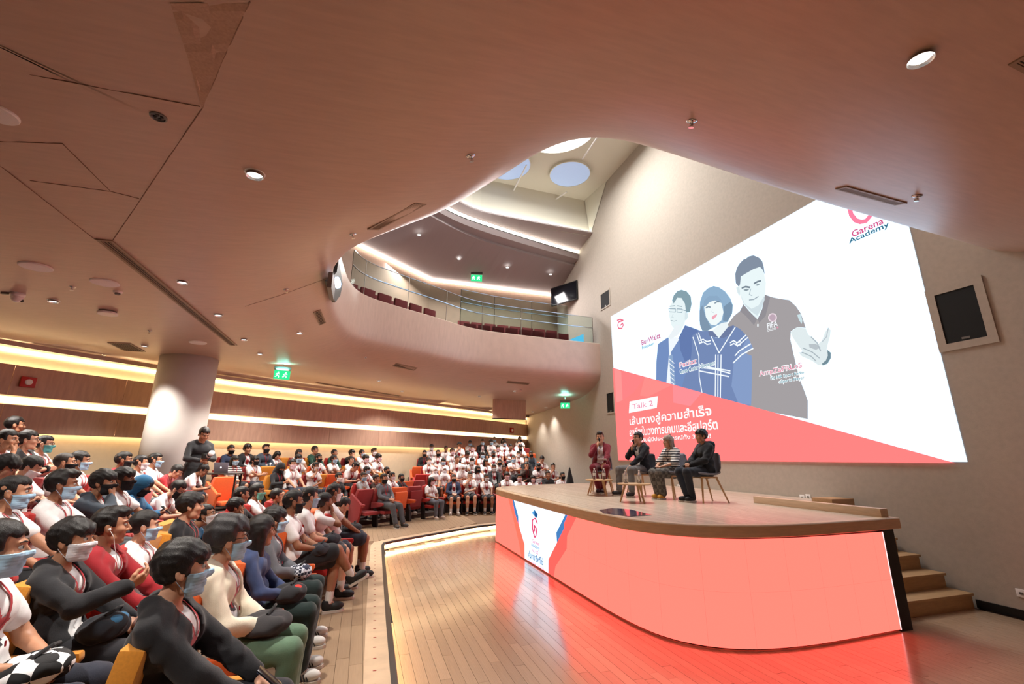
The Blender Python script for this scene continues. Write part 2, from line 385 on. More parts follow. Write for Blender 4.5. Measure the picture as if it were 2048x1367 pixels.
# ------------------------------------------------------------------ pillar
pc = (-4.42, 13.05)
mb = MB(); mb.lathe([(0.62, 0.5), (0.62, 4.46)], 48, Mz((pc[0], pc[1], 0))); 
tag(mb.obj('round_pillar', mat('pillar_paint', (222, 216, 210), 0.75, noise=0.02, nscale=5), smooth=True), 'thick round white pillar standing among the seats at left', 'pillar')

# ------------------------------------------------------------------ upper level
M_UPC = mat('upper_ceiling_paint', (176, 166, 166), 0.7)
M_UPW = mat('upper_wall_veneer', (168, 140, 122), 0.6, noise=0.06, nscale=4)
M_WELL = mat('well_white', (224, 222, 208), 0.8)
mb = MB(); balc = [(WX, 15.16), (3.8, 14.95), (-0.4, 12.7), (-0.95, 11.7), (-1.1, 9.0), (-0.9, 7.6), (-6, 10.0), (-6, 19.2), (WX, 19.2)]
mb.prism(balc, 5.42, 5.5); struct(mb.obj('floor_balcony', M_CARPET), 'floor of the balcony behind the glass rail')
UL = [(-6.0, 12.4), (-0.89, 16.44), (2.26, 18.93), (5.05, 18.92), (WX, 18.89)]
mb = MB(); mb.grid(sweep(UL, [(-0.05, 5.4), (-0.05, 10.2)])); struct(mb.obj('wall_upper', M_UPW, fix=False), 'back wall of the balcony')
mb = MB(); mb.grid(sweep(UL, [(0.02, 9.80), (0.10, 9.80), (0.10, 9.88), (0.02, 9.88)])); tag(mb.obj('light_line', M_COOLLED, fix=False), 'bright linear light along the top of the balcony back wall', 'light')
SO = [(-6.0, 10.4), (-1.6, 12.6), (1.58, 14.71), (3.29, 15.76), (5.2, 16.29), (7.45, 16.7), (WX, 16.88)]
CO = [(-6.0, 10.2), (-1.4, 12.3), (1.8, 14.47), (2.79, 15.05), (4.84, 15.60), (7.0, 16.1), (WX, 16.40)]
SH = [(-6.0, 9.9), (-1.0, 12.0), (2.29, 14.37), (3.22, 14.98), (4.4, 15.06), (6.5, 15.08), (WX, 15.1)]
def rs(P, n=40): A = np.array(resample(P, 0.05)); return A[np.linspace(0, len(A) - 1, n).astype(int)]
so, co, sh = rs(smooth_path(SO, 2)), rs(smooth_path(CO, 2)), rs(smooth_path(SH, 2)); ul = rs(UL)
mb = MB(); mb.grid([[(*p, 9.9) for p in ul], [(*p, 10.62) for p in so]]); mb.grid([[(*p, 10.62) for p in so], [(*p, 10.72) for p in so], [(*(p * 0.25 + q * 0.75), 10.78) for p, q in zip(so, co)], [(*q, 10.96) for q in co]])
struct(mb.obj('ceiling_upper', M_UPC, fix=False), 'grey ceiling over the balcony')
mb = MB(); mb.grid([[(*q, 11.0) for q in co], [(*q, 11.14) for q in co]]); tag(mb.obj('cove_light', emis('well_cove', (255, 244, 224), 5.0), fix=False), 'broad glowing cove curving round the ceiling well', 'light')
mb = MB(); mb.grid([[(*q, 11.15) for q in co], [(*q, 11.36) for q in sh], [(*q, 11.42) for q in sh]]); struct(mb.obj('ceiling_shelf', M_UPC, fix=False), 'shelf of the ceiling well above the cove light')
mb = MB(); mb.grid([[(q[0], q[1] + 0.22, 11.3) for q in sh], [(q[0], q[1] + 0.22, 13.1) for q in sh]]); struct(mb.obj('wall_well', M_WELL, fix=False), 'white back face of the ceiling well')
mb = MB(); mb.grid([[(q[0], q[1] + 0.06, 11.46) for q in sh], [(q[0], q[1] + 0.16, 11.46) for q in sh]]); tag(mb.obj('well_light', emis('well_wash', (255, 246, 226), 5.0), fix=False), 'thin light strip washing the back face of the ceiling well', 'light')
mb = MB(); mb.box(-6, WX, 2.0, 15.5, 13.02, 13.2); struct(mb.obj('ceiling_well', M_WELL), 'white ceiling at the top of the well')
mb = MB(); mb.add([(WX - 0.02, 15.3, 11.3), (WX - 0.02, 15.3, 13.02), (WX - 0.02, 13.75, 13.02), (8.30, 15.29, 13.02)], [(0, 1, 2), (0, 2, 3), (0, 3, 1), (1, 3, 2)]); struct(mb.obj('trim_1', M_WELL), 'slanted white gusset in the corner of the ceiling well')
mb = MB(); mb.box(-6.3, -6, 2, 20, 5.4, 13.1); struct(mb.obj('wall_upper_left', M_UPW)); mb = MB(); mb.box(-6, WX, 1.7, 2.0, 6.5, 13.1); struct(mb.obj('wall_upper_near', M_UPW))
mb = MB(); mb.grid([[(*(CT[i] + NRM[i] * 0.2), 6.44) for i in range(len(CT) // 2, len(CT))], [(*(CT[i] + NRM[i] * 1.6), 6.44) for i in range(len(CT) // 2, len(CT))]]); struct(mb.obj('floor_upper', M_UPW, fix=False), 'upper side of the soffit beside the opening')
M_DISC1 = emis('white_disc_glow', (255, 252, 246), 2.2)
M_DISC2 = mat('pale_blue_disc', (168, 190, 226), 0.6, emit=(168, 190, 226), estr=0.35)
for c, r, nm, m, lab in (((6.85, 13.75), 0.80, 'ceiling_disc', M_DISC2, 'pale blue round ceiling disc nearest the screen wall'), ((4.3, 14.0), 0.92, 'ceiling_disc', M_DISC2, 'pale blue round ceiling disc half hidden by the soffit'), ((5.2, 11.4), 1.5, 'dome_light', M_DISC1, 'large bright round dome light in the ceiling well')):
    o = empty(nm, (c[0], c[1], 12.95)); tag(o, lab, 'light' if nm == 'dome_light' else 'ceiling disc')
    mb = MB(); mb.lathe([(r * 0.985, -0.02), (r * 0.985, 0.06)], 48); mb.obj('disc', m, o)
    mb = MB(); mb.lathe([(r * 0.985, -0.03), (r * 1.03, -0.03), (r * 1.03, 0.065), (r * 0.985, 0.065)], 48, cap=False); mb.obj('rim', M_WELL, o)
for k, (a, b) in enumerate((((1330, 355), (1297, 400)), ((1053, 330), (1025, 385)), ((1133, 384), (1106, 402)), ((1196, 272), (1165, 318)))):
    if k == 0: continue
    p = at_z(*a, 12.8); q = at_z(*b, 12.8)
    mb = MB(); mb.tube([p, q], 0.03, 6); tag(mb.obj('track_rail', M_WHITE), ['', 'slim white rail hanging between the two blue discs', 'slim white rail in front of the right blue disc', 'slim white rail beside the bright dome light'][k], 'rail')
# ------------------------------------------------------------------ text as flat mesh
FONT_CACHE = {}
def text_mesh(s, bold=0.0, shear=0.0):
    key = (s, bold, shear)
    if key in FONT_CACHE: return FONT_CACHE[key]
    cu = bpy.data.curves.new('lettering', 'FONT'); cu.body = s; cu.size = 1.0; cu.fill_mode = 'FRONT'; cu.resolution_u = 3; cu.shear = shear; cu.offset = bold
    ob = bpy.data.objects.new('lettering', cu); COL.objects.link(ob); bpy.context.view_layer.update()
    me = bpy.data.meshes.new_from_object(ob.evaluated_get(bpy.context.evaluated_depsgraph_get()))
    bpy.data.objects.remove(ob); n = len(me.vertices); a = np.zeros(n * 3); me.vertices.foreach_get('co', a); a = a.reshape(-1, 3)
    t = [tuple(p.vertices) for p in me.polygons]
    FONT_CACHE[key] = (a, t); return a, t
def text_on(name, s, M, x0, x1, y0, y1, m, parent, bold=0.0, shear=0.0):
    """lettering stretched to the box x0..x1, y0..y1 of the local plane M"""
    a, t = text_mesh(s, bold, shear); a = a.copy()
    mn, mx = a.min(0), a.max(0)
    a[:, 0] = x0 + (a[:, 0] - mn[0]) / (mx[0] - mn[0]) * (x1 - x0); a[:, 1] = y0 + (a[:, 1] - mn[1]) / (mx[1] - mn[1]) * (y1 - y0); a[:, 2] = 0
    P = [tuple(M @ Vector(p)) for p in a]
    me = bpy.data.meshes.new(name); me.from_pydata(P, [], t); me.materials.append(m)
    return link(name, me, parent)

# ------------------------------------------------------------------ stage
SZ = 1.29
M_LED = emis('led_coral', 0, 1.0, (1.95, 0.185, 0.138))
M_LEDW = emis('led_white', 0, 1.0, (0.74, 0.92, 1.12)); M_LEDR = emis('led_red', 0, 1.0, (2.0, 0.10, 0.083)); M_LEDR2 = emis('led_orange', 0, 1.0, (2.1, 0.14, 0.09)); M_LEDB = emis('led_blue', (64, 116, 172), 0.9); M_LEDP = emis('led_pink', (226, 60, 100), 0.75); M_LEDD = emis('led_navy', (36, 92, 148), 0.7)
stage = empty('stage', (3.4, 8.0, 0)); tag(stage, 'curved timber stage with a glowing coral LED front', 'stage')
SI = stage.matrix_world.copy(); 
def on_stage(o): o.matrix_parent_inverse = Matrix.Translation((-3.4, -8.0, 0)); return o
deck = smooth_path([(3.62, 11.8), (3.25, 11.2), (3.12, 10.6), (3.10, 9.0), (3.10, 7.0), (3.14, 5.7), (3.22, 4.95), (3.62, 4.42), (4.3, 4.22), (5.0, 4.18), (6.0, 4.24), (6.78, 4.30)], 2)
deck_poly = [tuple(p) for p in deck] + [(6.72, 6.42), (WX - 0.01, 6.42), (WX - 0.01, 13.2), (6.2, 12.86), (4.9, 12.5)]
def yrange(poly, x):
    ys = []
    for a, b in zip(poly, poly[1:] + poly[:1]):
        if (a[0] - x) * (b[0] - x) < 0: ys.append(a[1] + (b[1] - a[1]) * (x - a[0]) / (b[0] - a[0]))
    return sorted(ys)
mb = MB(); mb.prism(deck_poly, 1.16, SZ - 0.012); on_stage(mb.obj('deck', M_OAK, stage))
for x in np.arange(3.12, WX - 0.05, 0.135):
    ya = yrange(deck_poly, x + 0.005); yb = yrange(deck_poly, min(x + 0.13, WX - 0.02))
    if len(ya) < 2 or len(yb) < 2: continue
    poly = [(x, ya[0] + 0.03), (x + 0.131, yb[0] + 0.03), (x + 0.131, yb[-1] - 0.02), (x, ya[-1] - 0.02)]
    mb = MB(); mb.prism(poly, SZ - 0.012, SZ); on_stage(mb.obj('board', M_STAGE, stage))
dp = resample(deck, 0.12)
mb = MB(); mb.grid(sweep(dp, [(-0.12, SZ + 0.003), (0.002, SZ + 0.003), (0.012, SZ - 0.008), (0.012, 1.165), (0.0, 1.158), (-0.22, 1.158)])); on_stage(mb.obj('fascia', M_OAK, stage, fix=False))
# LED front
lp = resample(smooth_path([(3.36, 11.45), (3.36, 9.0), (3.36, 6.6), (3.38, 5.55), (3.52, 4.85), (4.0, 4.42), (4.75, 4.28), (5.6, 4.29), (6.44, 4.32)], 2), 0.1)
mb = MB(); mb.grid(sweep(lp, [(-0.03, 0.0), (-0.03, 1.16)])); on_stage(mb.obj('led_backing', M_BLACK, stage, fix=False))
LA = np.array(lp); LT = np.gradient(LA, axis=0); LT /= np.linalg.norm(LT, axis=1)[:, None]; LN = np.stack([LT[:, 1], -LT[:, 0]], 1)
if LN[10].dot(np.array([-1, 0])) < 0: LN = -LN
def led_strip(i0, i1, z0, z1, off):
    return [[(*(LA[i] + LN[i] * off), z) for z in (z0, z1)] for i in range(i0, i1 + 1)]
for i in range(0, len(lp) - 1, 5):
    j = min(i + 5, len(lp) - 1)
    for zz0, zz1 in ((0.025, 0.5757), (0.5763, 1.13)):
        mb = MB(); R = led_strip(i, j, zz0, zz1, 0.015)
        e = 0.0004; R[0] = [tuple(np.array(p) + np.array([*LT[i], 0]) * e) for p in R[0]]; R[-1] = [tuple(np.array(p) - np.array([*LT[j], 0]) * e) for p in R[-1]]
        mb.grid(R); on_stage(mb.obj('led_panel', M_LED, stage, fix=False))
mb = MB(); mb.box(6.44, 6.64, 4.30, 4.40, 0.0, 1.16); on_stage(mb.obj('end_panel', M_BLACK, stage))
mb = MB(); mb.box(6.432, 6.44, 4.298, 4.305, 0.02, 1.13); on_stage(mb.obj('edge_light', emis('edge_pink', (255, 190, 190), 1.3), stage))
mb = MB(); mb.box(6.45, 6.64, 4.40, 6.40, 0.0, 1.16); on_stage(mb.obj('side_panel', M_STEP, stage))
mb = MB(); mb.box(6.56, 6.70, 4.36, 6.42, SZ, 1.40); on_stage(mb.obj('kerb', M_OAK, stage, bevel=0.006))
mb = MB(); mb.grid([[(3.6, 11.7, z), (4.9, 12.4, z), (6.2, 12.76, z), (8.5, 13.1, z)] for z in (0.0, 1.16)]); on_stage(mb.obj('rear_panel', M_OAK, stage, fix=False))
# graphic on the LED front, flat artwork pieces a few millimetres proud, traced on the straight run X = 3.36
def led_poly(pts, m, off, name='graphic'):
    P = [at_x(px, py, 3.345) for px, py in pts]
    mb = MB(); mb.add([(3.345 - off, p[1], min(max(p[2], 0.03), 1.128)) for p in P], [list(range(len(P)))]); return on_stage(mb.obj(name, m, stage, fix=False))
def cz(x, y): return (1000 + x / 6.215, 960 + y / 6.215)
led_poly([cz(100, 205), cz(160, 225), cz(235, 545), cz(310, 820), cz(310, 1005), cz(265, 975), cz(240, 790), cz(165, 470)], M_LEDR2, 0.002)
led_poly([cz(830, 425), cz(950, 460), cz(835, 690), cz(830, 850), cz(690, 1070), cz(670, 1260), cz(600, 1200), cz(600, 1000), cz(715, 770)], M_LEDR, 0.002)
led_poly([cz(160, 222), cz(820, 415), cz(705, 650), cz(710, 775), cz(603, 985), cz(603, 1200), cz(310, 1005), cz(308, 800), cz(235, 550), cz(228, 450)], M_LEDW, 0.004)
led_poly([cz(153, 222), cz(170, 226), cz(230, 450), cz(232, 548), cz(185, 400)], M_LEDB, 0.006)
led_poly([cz(822, 415), cz(848, 425), cz(800, 540), cz(802, 595), cz(712, 775), cz(704, 650)], M_LEDB, 0.006)
def led_line(pts, w, m, off):
    for a, b in zip(pts[:-1], pts[1:]):
        a = np.array(a, float); b = np.array(b, float); d = (b - a) / np.linalg.norm(b - a); n = np.array([-d[1], d[0]]) * w; a = a - d * w * 0.5; b = b + d * w * 0.5
        led_poly([tuple(a + n), tuple(b + n), tuple(b - n), tuple(a - n)], m, off, 'emblem')
led_line([cz(468, 535), cz(440, 470), cz(405, 495), cz(408, 600), cz(432, 705), cz(445, 705), cz(462, 610), cz(430, 560), cz(432, 630)], 1.15, M_LEDP, 0.006)
led_poly([cz(432, 365), cz(475, 430), cz(455, 470), cz(400, 405)], M_LEDD, 0.006, 'emblem'); led_poly([cz(432, 365), cz(432, 440), cz(400, 405)], emis('led_sky', (80, 150, 210), 0.9), 0.007, 'emblem')
LM = Matrix(((0, 0, -1, 3.338), (-1, 0, 0, 0), (0, 1, 0, 0), (0, 0, 0, 1)))   # local x -> -Y, local y -> Z, normal -> -X
def led_text(s, pa, pb, m, hh, bold=0.0):
    a = at_x(*pa, 3.338); b = at_x(*pb, 3.338); zc_ = (a[2] + b[2]) / 2
    o = text_on('lettering', s, LM, -a[1], -b[1], zc_ - hh / 2, zc_ + hh / 2, m, stage, bold); return on_stage(o)
led_text('Garena', cz(400, 745), cz(482, 790), M_LEDP, 0.062, 0.015); led_text('Academy', cz(388, 800), cz(492, 850), M_LEDD, 0.08, 0.01)
led_text('ออน ทัวร์', cz(395, 860), cz(472, 905), M_LEDP, 0.06, 0.02); led_text('ค้นหาอาชีพที่ใช่', cz(355, 905), cz(530, 1015), M_LEDD, 0.13, 0.02)
led_text('Game Career Roadshow', cz(345, 975), cz(548, 1105), M_LEDP, 0.045)
# stairs beside the stage
stair = empty('stair', (7.55, 4.6, 0)); tag(stair, 'short oak stair rising from the floor to the stage by the wall', 'stair')
for k in range(6):
    mb = MB(); y = 4.6 + 0.285 * k; z = 0.2 * (k + 1)
    mb.box(6.66 - 7.55, 8.44 - 7.55, y - 4.6, 6.42 - 4.6, z - 0.2, z - 0.035); o = mb.obj('step', M_STEP, stair)
    mb = MB(); mb.box(6.66 - 7.55, 8.46 - 7.55, y - 4.6 - 0.02, y - 4.6 + 0.30, z - 0.035, z); mb.obj('nosing', M_STEP, o, bevel=0.005)
mb = MB(); mb.box(7.9 - 7.55, 8.44 - 7.55, 6.02 - 4.6, 6.4 - 4.6, 1.2, 1.36); mb.obj('top_step', M_STEP, stair, bevel=0.005)
g = [at_z(*p, SZ) for p in ((1198, 1020), (1225, 1016), (1262, 1019), (1304, 1030), (1258, 1033), (1207, 1027))]
mb = MB(); mb.prism([(p[0], p[1]) for p in g], SZ + 0.001, SZ + 0.006); tag(mb.obj('reflection_patch', mat('painted_blue_reflection', (30, 48, 92), 0.08, coat=0.5)), 'dark blue reflection on the stage boards, made as a glossy sheet', 'panel')  # blue reflection on the boards, put in as a dark glossy sheet

# ------------------------------------------------------------------ projection
SY0, SY1, SZ0, SZ1 = 13.98, 4.31, 2.01, 7.26
E_W = emis('projection_white', 0, 1.0, (0.72, 0.95, 1.2))
screen = empty('projection_screen', (WX, 9.1, SZ0)); tag(screen, 'huge bright projected slide with three speakers and a red corner', 'screen')
mb = MB(); mb.box(-0.012, -0.002, SY1 - 9.1, SY0 - 9.1, 0, SZ1 - SZ0); mb.obj('slide', E_W, screen)
def on_screen(o): o.matrix_parent_inverse = Matrix.Translation((-WX, -9.1, -SZ0)); return o
def E(r, g, b):   # the projector's haze lifts every colour a little towards its own white
    if r > 235 and g < 200: c = rgb((r, g, b)); return emis('slide_%d_%d_%d' % (r, g, b), 0, 1.0, (c[0] * 1.1, c[1] * 0.74, c[2] * 0.74))
    t = 0.14; return emis('slide_%d_%d_%d' % (r, g, b), (r + (250 - r) * t, g + (252 - g) * t, b + (255 - b) * t), 0.72)
LAY = [0.014]
def art(pts, col, name='artwork', f=None):
    P = [at_x(*(f(*p) if f else p), WX - 0.014) for p in pts]; LAY[0] += 0.00025
    mb = MB(); mb.add([(WX - LAY[0], p[1], p[2]) for p in P], [list(range(len(P)))])
    return on_screen(mb.obj(name, E(*col), screen, fix=False))
def lines(pts, w, col, f=None, name='artwork'):
    P = [np.array(at_x(*(f(*p) if f else p), WX - 0.014))[1:] for p in pts]; LAY[0] += 0.00025; mb = MB()
    for a, b in zip(P[:-1], P[1:]):
        d = (b - a) / np.linalg.norm(b - a); n = np.array([-d[1], d[0]]) * w; a2 = a - d * w * 0.4; b2 = b + d * w * 0.4
        mb.add([(WX - LAY[0], *q) for q in (a2 + n, b2 + n, b2 - n, a2 - n)], [(0, 1, 2, 3)])
    return on_screen(mb.obj(name, E(*col), screen, fix=False))
def f8(x, y): return (1220 + x / 4.267, 500 + y / 4.267)
def f7(x, y): return (1200 + x / 2.357, 360 + y / 2.357)
def f6(x, y): return (1220 + x / 7.314, 760 + y / 7.314)
# man in the suit, left
art([(500, 740), (410, 800), (395, 960), (392, 1160), (700, 1260), (720, 960), (740, 730), (780, 690), (700, 660), (640, 640), (590, 740), (510, 860)], (92, 122, 178), f=f8)
art([(640, 640), (700, 660), (780, 690), (740, 730), (720, 960), (700, 1260), (640, 1240), (660, 1000), (600, 850), (590, 740)], (74, 100, 158), f=f8)
art([(500, 760), (560, 740), (590, 760), (520, 870), (540, 1150), (482, 1130), (505, 880)], (232, 240, 246), f=f8)
art([(505, 900), (535, 890), (560, 1150), (520, 1150)], (120, 150, 190), f=f8)
for k in range(6): lines([(508, 930 + k * 36), (548, 965 + k * 36)], 0.012, (236, 242, 248), f8)
art([(515, 470), (535, 435), (570, 400), (610, 395), (645, 450), (655, 560), (635, 630), (600, 700), (570, 700), (525, 640), (505, 560)], (222, 236, 238), f=f8)
art([(640, 530), (665, 535), (668, 570), (650, 600), (638, 590)], (206, 222, 226), f=f8)
art([(530, 430), (545, 385), (575, 350), (610, 338), (655, 352), (690, 395), (697, 460), (682, 530), (652, 532), (640, 455), (612, 408), (575, 405), (545, 455)], (112, 142, 154), f=f8)
art([(560, 640), (600, 640), (585, 720), (520, 760), (495, 745), (530, 690)], (226, 234, 238), f=f8)
lines([(503, 498), (560, 500), (560, 528), (508, 526), (503, 498)], 0.010, (96, 128, 148), f8); lines([(572, 500), (618, 503), (616, 530), (573, 528), (572, 500)], 0.010, (96, 128, 148), f8); lines([(618, 508), (650, 516)], 0.010, (96, 128, 148), f8)
lines([(520, 598), (548, 606), (568, 600)], 0.008, (130, 150, 160), f8); lines([(540, 545), (528, 572), (545, 575)], 0.006, (160, 180, 188), f8); lines([(510, 478), (555, 474)], 0.012, (110, 140, 150), f8); lines([(575, 474), (615, 480)], 0.012, (110, 140, 150), f8)
# tall man in the polo shirt, right
art([(1000, 640), (1060, 560), (1110, 520), (1140, 460), (1190, 520), (1260, 590), (1300, 500), (1325, 380), (1380, 400), (1450, 415), (1530, 425), (1590, 480), (1630, 540), (1652, 600), (1672, 662), (1600, 655), (1545, 692), (1540, 760), (1560, 850), (1590, 980), (1620, 1100), (1660, 1200), (1690, 1285), (1690, 1440), (1150, 1340), (1150, 900)], (146, 140, 142), f=f8)
art([(1110, 520), (1140, 460), (1190, 520), (1255, 590), (1230, 640), (1160, 560)], (126, 122, 128), f=f8); art([(1300, 500), (1325, 380), (1370, 396), (1330, 560), (1275, 620), (1262, 590)], (126, 122, 128), f=f8)
art([(1110, 250), (1100, 310), (1110, 380), (1140, 455), (1195, 520), (1258, 588), (1296, 500), (1325, 380), (1332, 280), (1312, 180), (1280, 140), (1200, 155), (1140, 195)], (224, 238, 240), f=f8)
art([(1120, 390), (1150, 455), (1210, 500), (1270, 470), (1318, 390), (1322, 420), (1295, 500), (1258, 560), (1195, 515), (1140, 455)], (198, 214, 220), f=f8)
art([(1078, 318), (1102, 312), (1112, 350), (1108, 395), (1090, 365)], (206, 222, 226), f=f8)
art([(1075, 280), (1070, 205), (1085, 150), (1105, 118), (1140, 80), (1160, 74), (1185, 54), (1225, 44), (1272, 64), (1300, 92), (1314, 140), (1322, 210), (1308, 172), (1282, 142), (1225, 162), (1165, 196), (1118, 225), (1112, 290), (1100, 312)], (108, 122, 142), f=f8)
for a in (((1128, 322), (1160, 312), (1195, 318)), ((1232, 285), (1262, 268), (1288, 262))): lines(a, 0.022, (96, 112, 126), f8)
art([(1140, 340), (1165, 328), (1192, 336), (1165, 350)], (120, 138, 148), f=f8); art([(1240, 300), (1262, 288), (1284, 288), (1262, 304)], (120, 138, 148), f=f8)
lines([(1205, 330), (1190, 378), (1215, 388)], 0.010, (160, 178, 188), f8); lines([(1190, 425), (1230, 420), (1268, 395)], 0.013, (140, 156, 168), f8)
art([(1545, 700), (1600, 655), (1672, 665), (1695, 720), (1725, 740), (1780, 800), (1812, 770), (1838, 700), (1866, 664), (1886, 682), (1880, 735), (1862, 800), (1852, 850), (1884, 885), (1870, 935), (1830, 982), (1780, 980), (1720, 940), (1640, 905), (1612, 872), (1650, 868), (1600, 800), (1560, 740)], (214, 226, 228), f=f8)
art([(1700, 800), (1760, 800), (1800, 830), (1760, 850), (1705, 830)], (170, 180, 186), f=f8); lines([(1640, 870), (1720, 905), (1760, 945)], 0.010, (150, 164, 172), f8); lines([(1650, 835), (1730, 870), (1790, 920)], 0.010, (150, 164, 172), f8); lines([(1720, 740), (1770, 790), (1800, 860)], 0.012, (160, 172, 180), f8); lines([(1866, 664), (1850, 740), (1815, 780)], 0.010, (170, 182, 190), f8)
art([(1858, 850), (1888, 875), (1888, 920), (1860, 968), (1818, 984), (1812, 968), (1846, 940), (1862, 900)], (92, 120, 132), f=f8)
import itertools
art([(1390 + 38 * math.cos(t), 575 + 38 * math.sin(t)) for t in np.linspace(0, 2 * PI, 20)[:-1]], (226, 206, 216), f=f8); art([(1390 + 28 * math.cos(t), 575 + 28 * math.sin(t)) for t in np.linspace(0, 2 * PI, 20)[:-1]], (176, 150, 166), f=f8)
art([(1600, 552), (1632, 545), (1645, 600), (1640, 630), (1618, 600)], (190, 214, 220), f=f8)
art([(1258, 630), (1272, 630), (1272, 652), (1258, 652)], (216, 222, 226), f=f8)
# woman with the bob, centre
art([(700, 730), (760, 690), (840, 690), (880, 740), (930, 750), (1000, 690), (1050, 640), (1110, 670), (1180, 740), (1226, 840), (1160, 880), (1212, 900), (1216, 1050), (1208, 1320), (1165, 1330), (600, 1230), (640, 1080), (690, 960), (700, 850)], (92, 116, 166), f=f8)
art([(1180, 740), (1226, 840), (1160, 880), (1212, 900), (1216, 1050), (1208, 1320), (1100, 1310), (1040, 1160), (1060, 960)], (112, 138, 186), f=f8)
art([(870, 690), (950, 620), (1000, 612), (1015, 650), (935, 748), (885, 720)], (226, 236, 238), f=f8)
art([(840, 690), (880, 690), (930, 748), (890, 742), (850, 730)], (84, 100, 142), f=f8); art([(935, 748), (1010, 655), (1060, 640), (1030, 720), (975, 748)], (84, 100, 142), f=f8)
art([(768, 600), (768, 520), (772, 440), (798, 362), (840, 325), (888, 306), (935, 318), (985, 352), (1030, 410), (1052, 470), (1046, 540), (1008, 612), (960, 620), (868, 670), (830, 692), (790, 686), (772, 640)], (124, 160, 192), f=f8)
art([(768, 600), (768, 520), (790, 470), (820, 570), (868, 668), (830, 692), (790, 686), (772, 640)], (104, 130, 156), f=f8); art([(975, 480), (1030, 440), (1052, 470), (1046, 540), (1008, 612), (968, 600)], (98, 128, 156), f=f8)
art([(806, 480), (835, 448), (900, 430), (955, 452), (972, 530), (955, 598), (905, 642), (862, 634), (822, 572)], (232, 242, 242), f=f8)
art([(800, 490), (806, 430), (850, 390), (920, 390), (965, 440), (905, 424), (850, 446), (830, 470)], (118, 152, 184), f=f8)
for a in (((822, 492), (842, 482), (860, 486)), ((898, 452), (918, 440), (936, 440))): lines(a, 0.018, (100, 124, 144), f8)
art([(872, 572), (890, 555), (918, 545), (914, 562), (888, 590), (874, 590)], (232, 150, 168), f=f8); lines([(878, 505), (872, 528), (890, 534)], 0.006, (184, 200, 206), f8)
WL = (240, 248, 255)
for P in ([(868, 738), (935, 876), (1072, 658)], [(905, 892), (902, 1260)], [(926, 892), (924, 1262)], [(952, 892), (946, 1266)], [(765, 1000), (900, 1015), (1030, 1052)], [(768, 1030), (1018, 1078)], [(770, 985), (1030, 1030)], [(712, 742), (740, 830), (762, 905), (766, 1080), (792, 1230)], [(745, 715), (772, 800)], [(760, 705), (790, 790)],
          [(1226, 838), (1130, 890), (1056, 962)], [(1205, 800), (1110, 858), (1072, 900)], [(1180, 745), (1090, 820)], [(1165, 725), (1080, 800)], [(772, 770), (800, 760), (830, 780), (862, 772)], [(775, 792), (802, 782), (832, 804), (864, 798)], [(1030, 790), (1060, 772), (1088, 790), (1118, 780)], [(1032, 812), (1062, 796), (1090, 812), (1120, 806)]): lines(P, 0.016, WL, f8)
# red corner and facets
art([(1226, 735), (1912, 925.5), (1237.5, 919.5)], (255, 128, 126))
for P, c in (([(100, 1035), (300, 1085), (210, 1210), (112, 1280)], (240, 128, 130)), ([(300, 1085), (530, 1150), (330, 1250), (260, 1240)], (250, 138, 134)), ([(540, 1150), (790, 1215), (690, 1330), (545, 1300)], (252, 140, 146)), ([(40, 1010), (100, 1035), (112, 1280), (60, 1300)], (255, 146, 144))): art(P, c, f=f8)
# lettering
TM = Matrix(((0, 0, -1, WX - 0.0), (-1, 0, 0, 0), (0, 1, 0, 0), (0, 0, 0, 1)))
def slide_text(s, pa, pb, pt, col, bold=0.0, shear=0.0, name='lettering', off=0.0):
    a = at_x(*pa, WX - 0.014); b = at_x(*pb, WX - 0.014); t = at_x(*pt, WX - 0.014); LAY[0] += 0.00025; M = TM.copy(); M[0][3] = WX - LAY[0]
    return on_screen(text_on(name, s, M, -a[1] - off, -b[1] + off, min(a[2], b[2]) - off, t[2] + off, E(*col), screen, bold, shear))
def cg(x, y): return (1660 + x / 11.39, 380 + y / 11.39)
slide_text('Garena', cg(520, 1050), cg(1250, 760), cg(520, 930), (206, 60, 112), 0.02); slide_text('Academy', cg(455, 1215), cg(1385, 860), cg(500, 1085), (20, 84, 112), 0.02)
lines([cg(1060, 372), cg(760, 375)], 0.036, (250, 128, 158), name='emblem')
lines([cg(620, 245), cg(460, 400), cg(500, 560), cg(600, 690), cg(720, 730), cg(840, 705), cg(950, 570), cg(1015, 400), cg(765, 380)], 0.040, (250, 128, 158), name='emblem')
art([cg(340, 235), cg(500, 120), cg(760, 90), cg(860, 200), cg(520, 240)], (110, 168, 206), 'emblem')
lines([f8(65, 600), f8(90, 590), f8(118, 600), f8(80, 612), f8(70, 640), f8(80, 668), f8(105, 668), f8(118, 640), f8(112, 622), f8(95, 640)], 0.028, (232, 92, 116), name='emblem')
slide_text('BunWaltz', f8(275, 800), f8(437, 748), f8(275, 768), (190, 60, 110), 0.02); slide_text('Podcaster', f8(278, 838), f8(380, 806), f8(278, 822), (30, 110, 132), 0.02)
for s, pa, pb, pt, col, bd in (('Patiizz', (602, 1000), (745, 962), (602, 962), (226, 110, 140), 0.01), ('Game Caster / Streamer', (606, 1050), (905, 975), (606, 1022), (88, 146, 166), 0.01), ('AmpZaFRLoS', (1285, 1085), (1650, 1012), (1285, 1035), (226, 120, 150), 0.008), ('ทีม NR Sport Radio', (1385, 1108), (1665, 1058), (1385, 1080), (80, 150, 166), 0.012), ('eSports Player', (1455, 1142), (1668, 1102), (1455, 1112), (80, 150, 166), 0.012)):
    slide_text(s, f8(*pa), f8(*pb), f8(*pt), (246, 250, 252), 0.05, name='lettering_outline', off=0.02); slide_text(s, f8(*pa), f8(*pb), f8(*pt), col, bd)
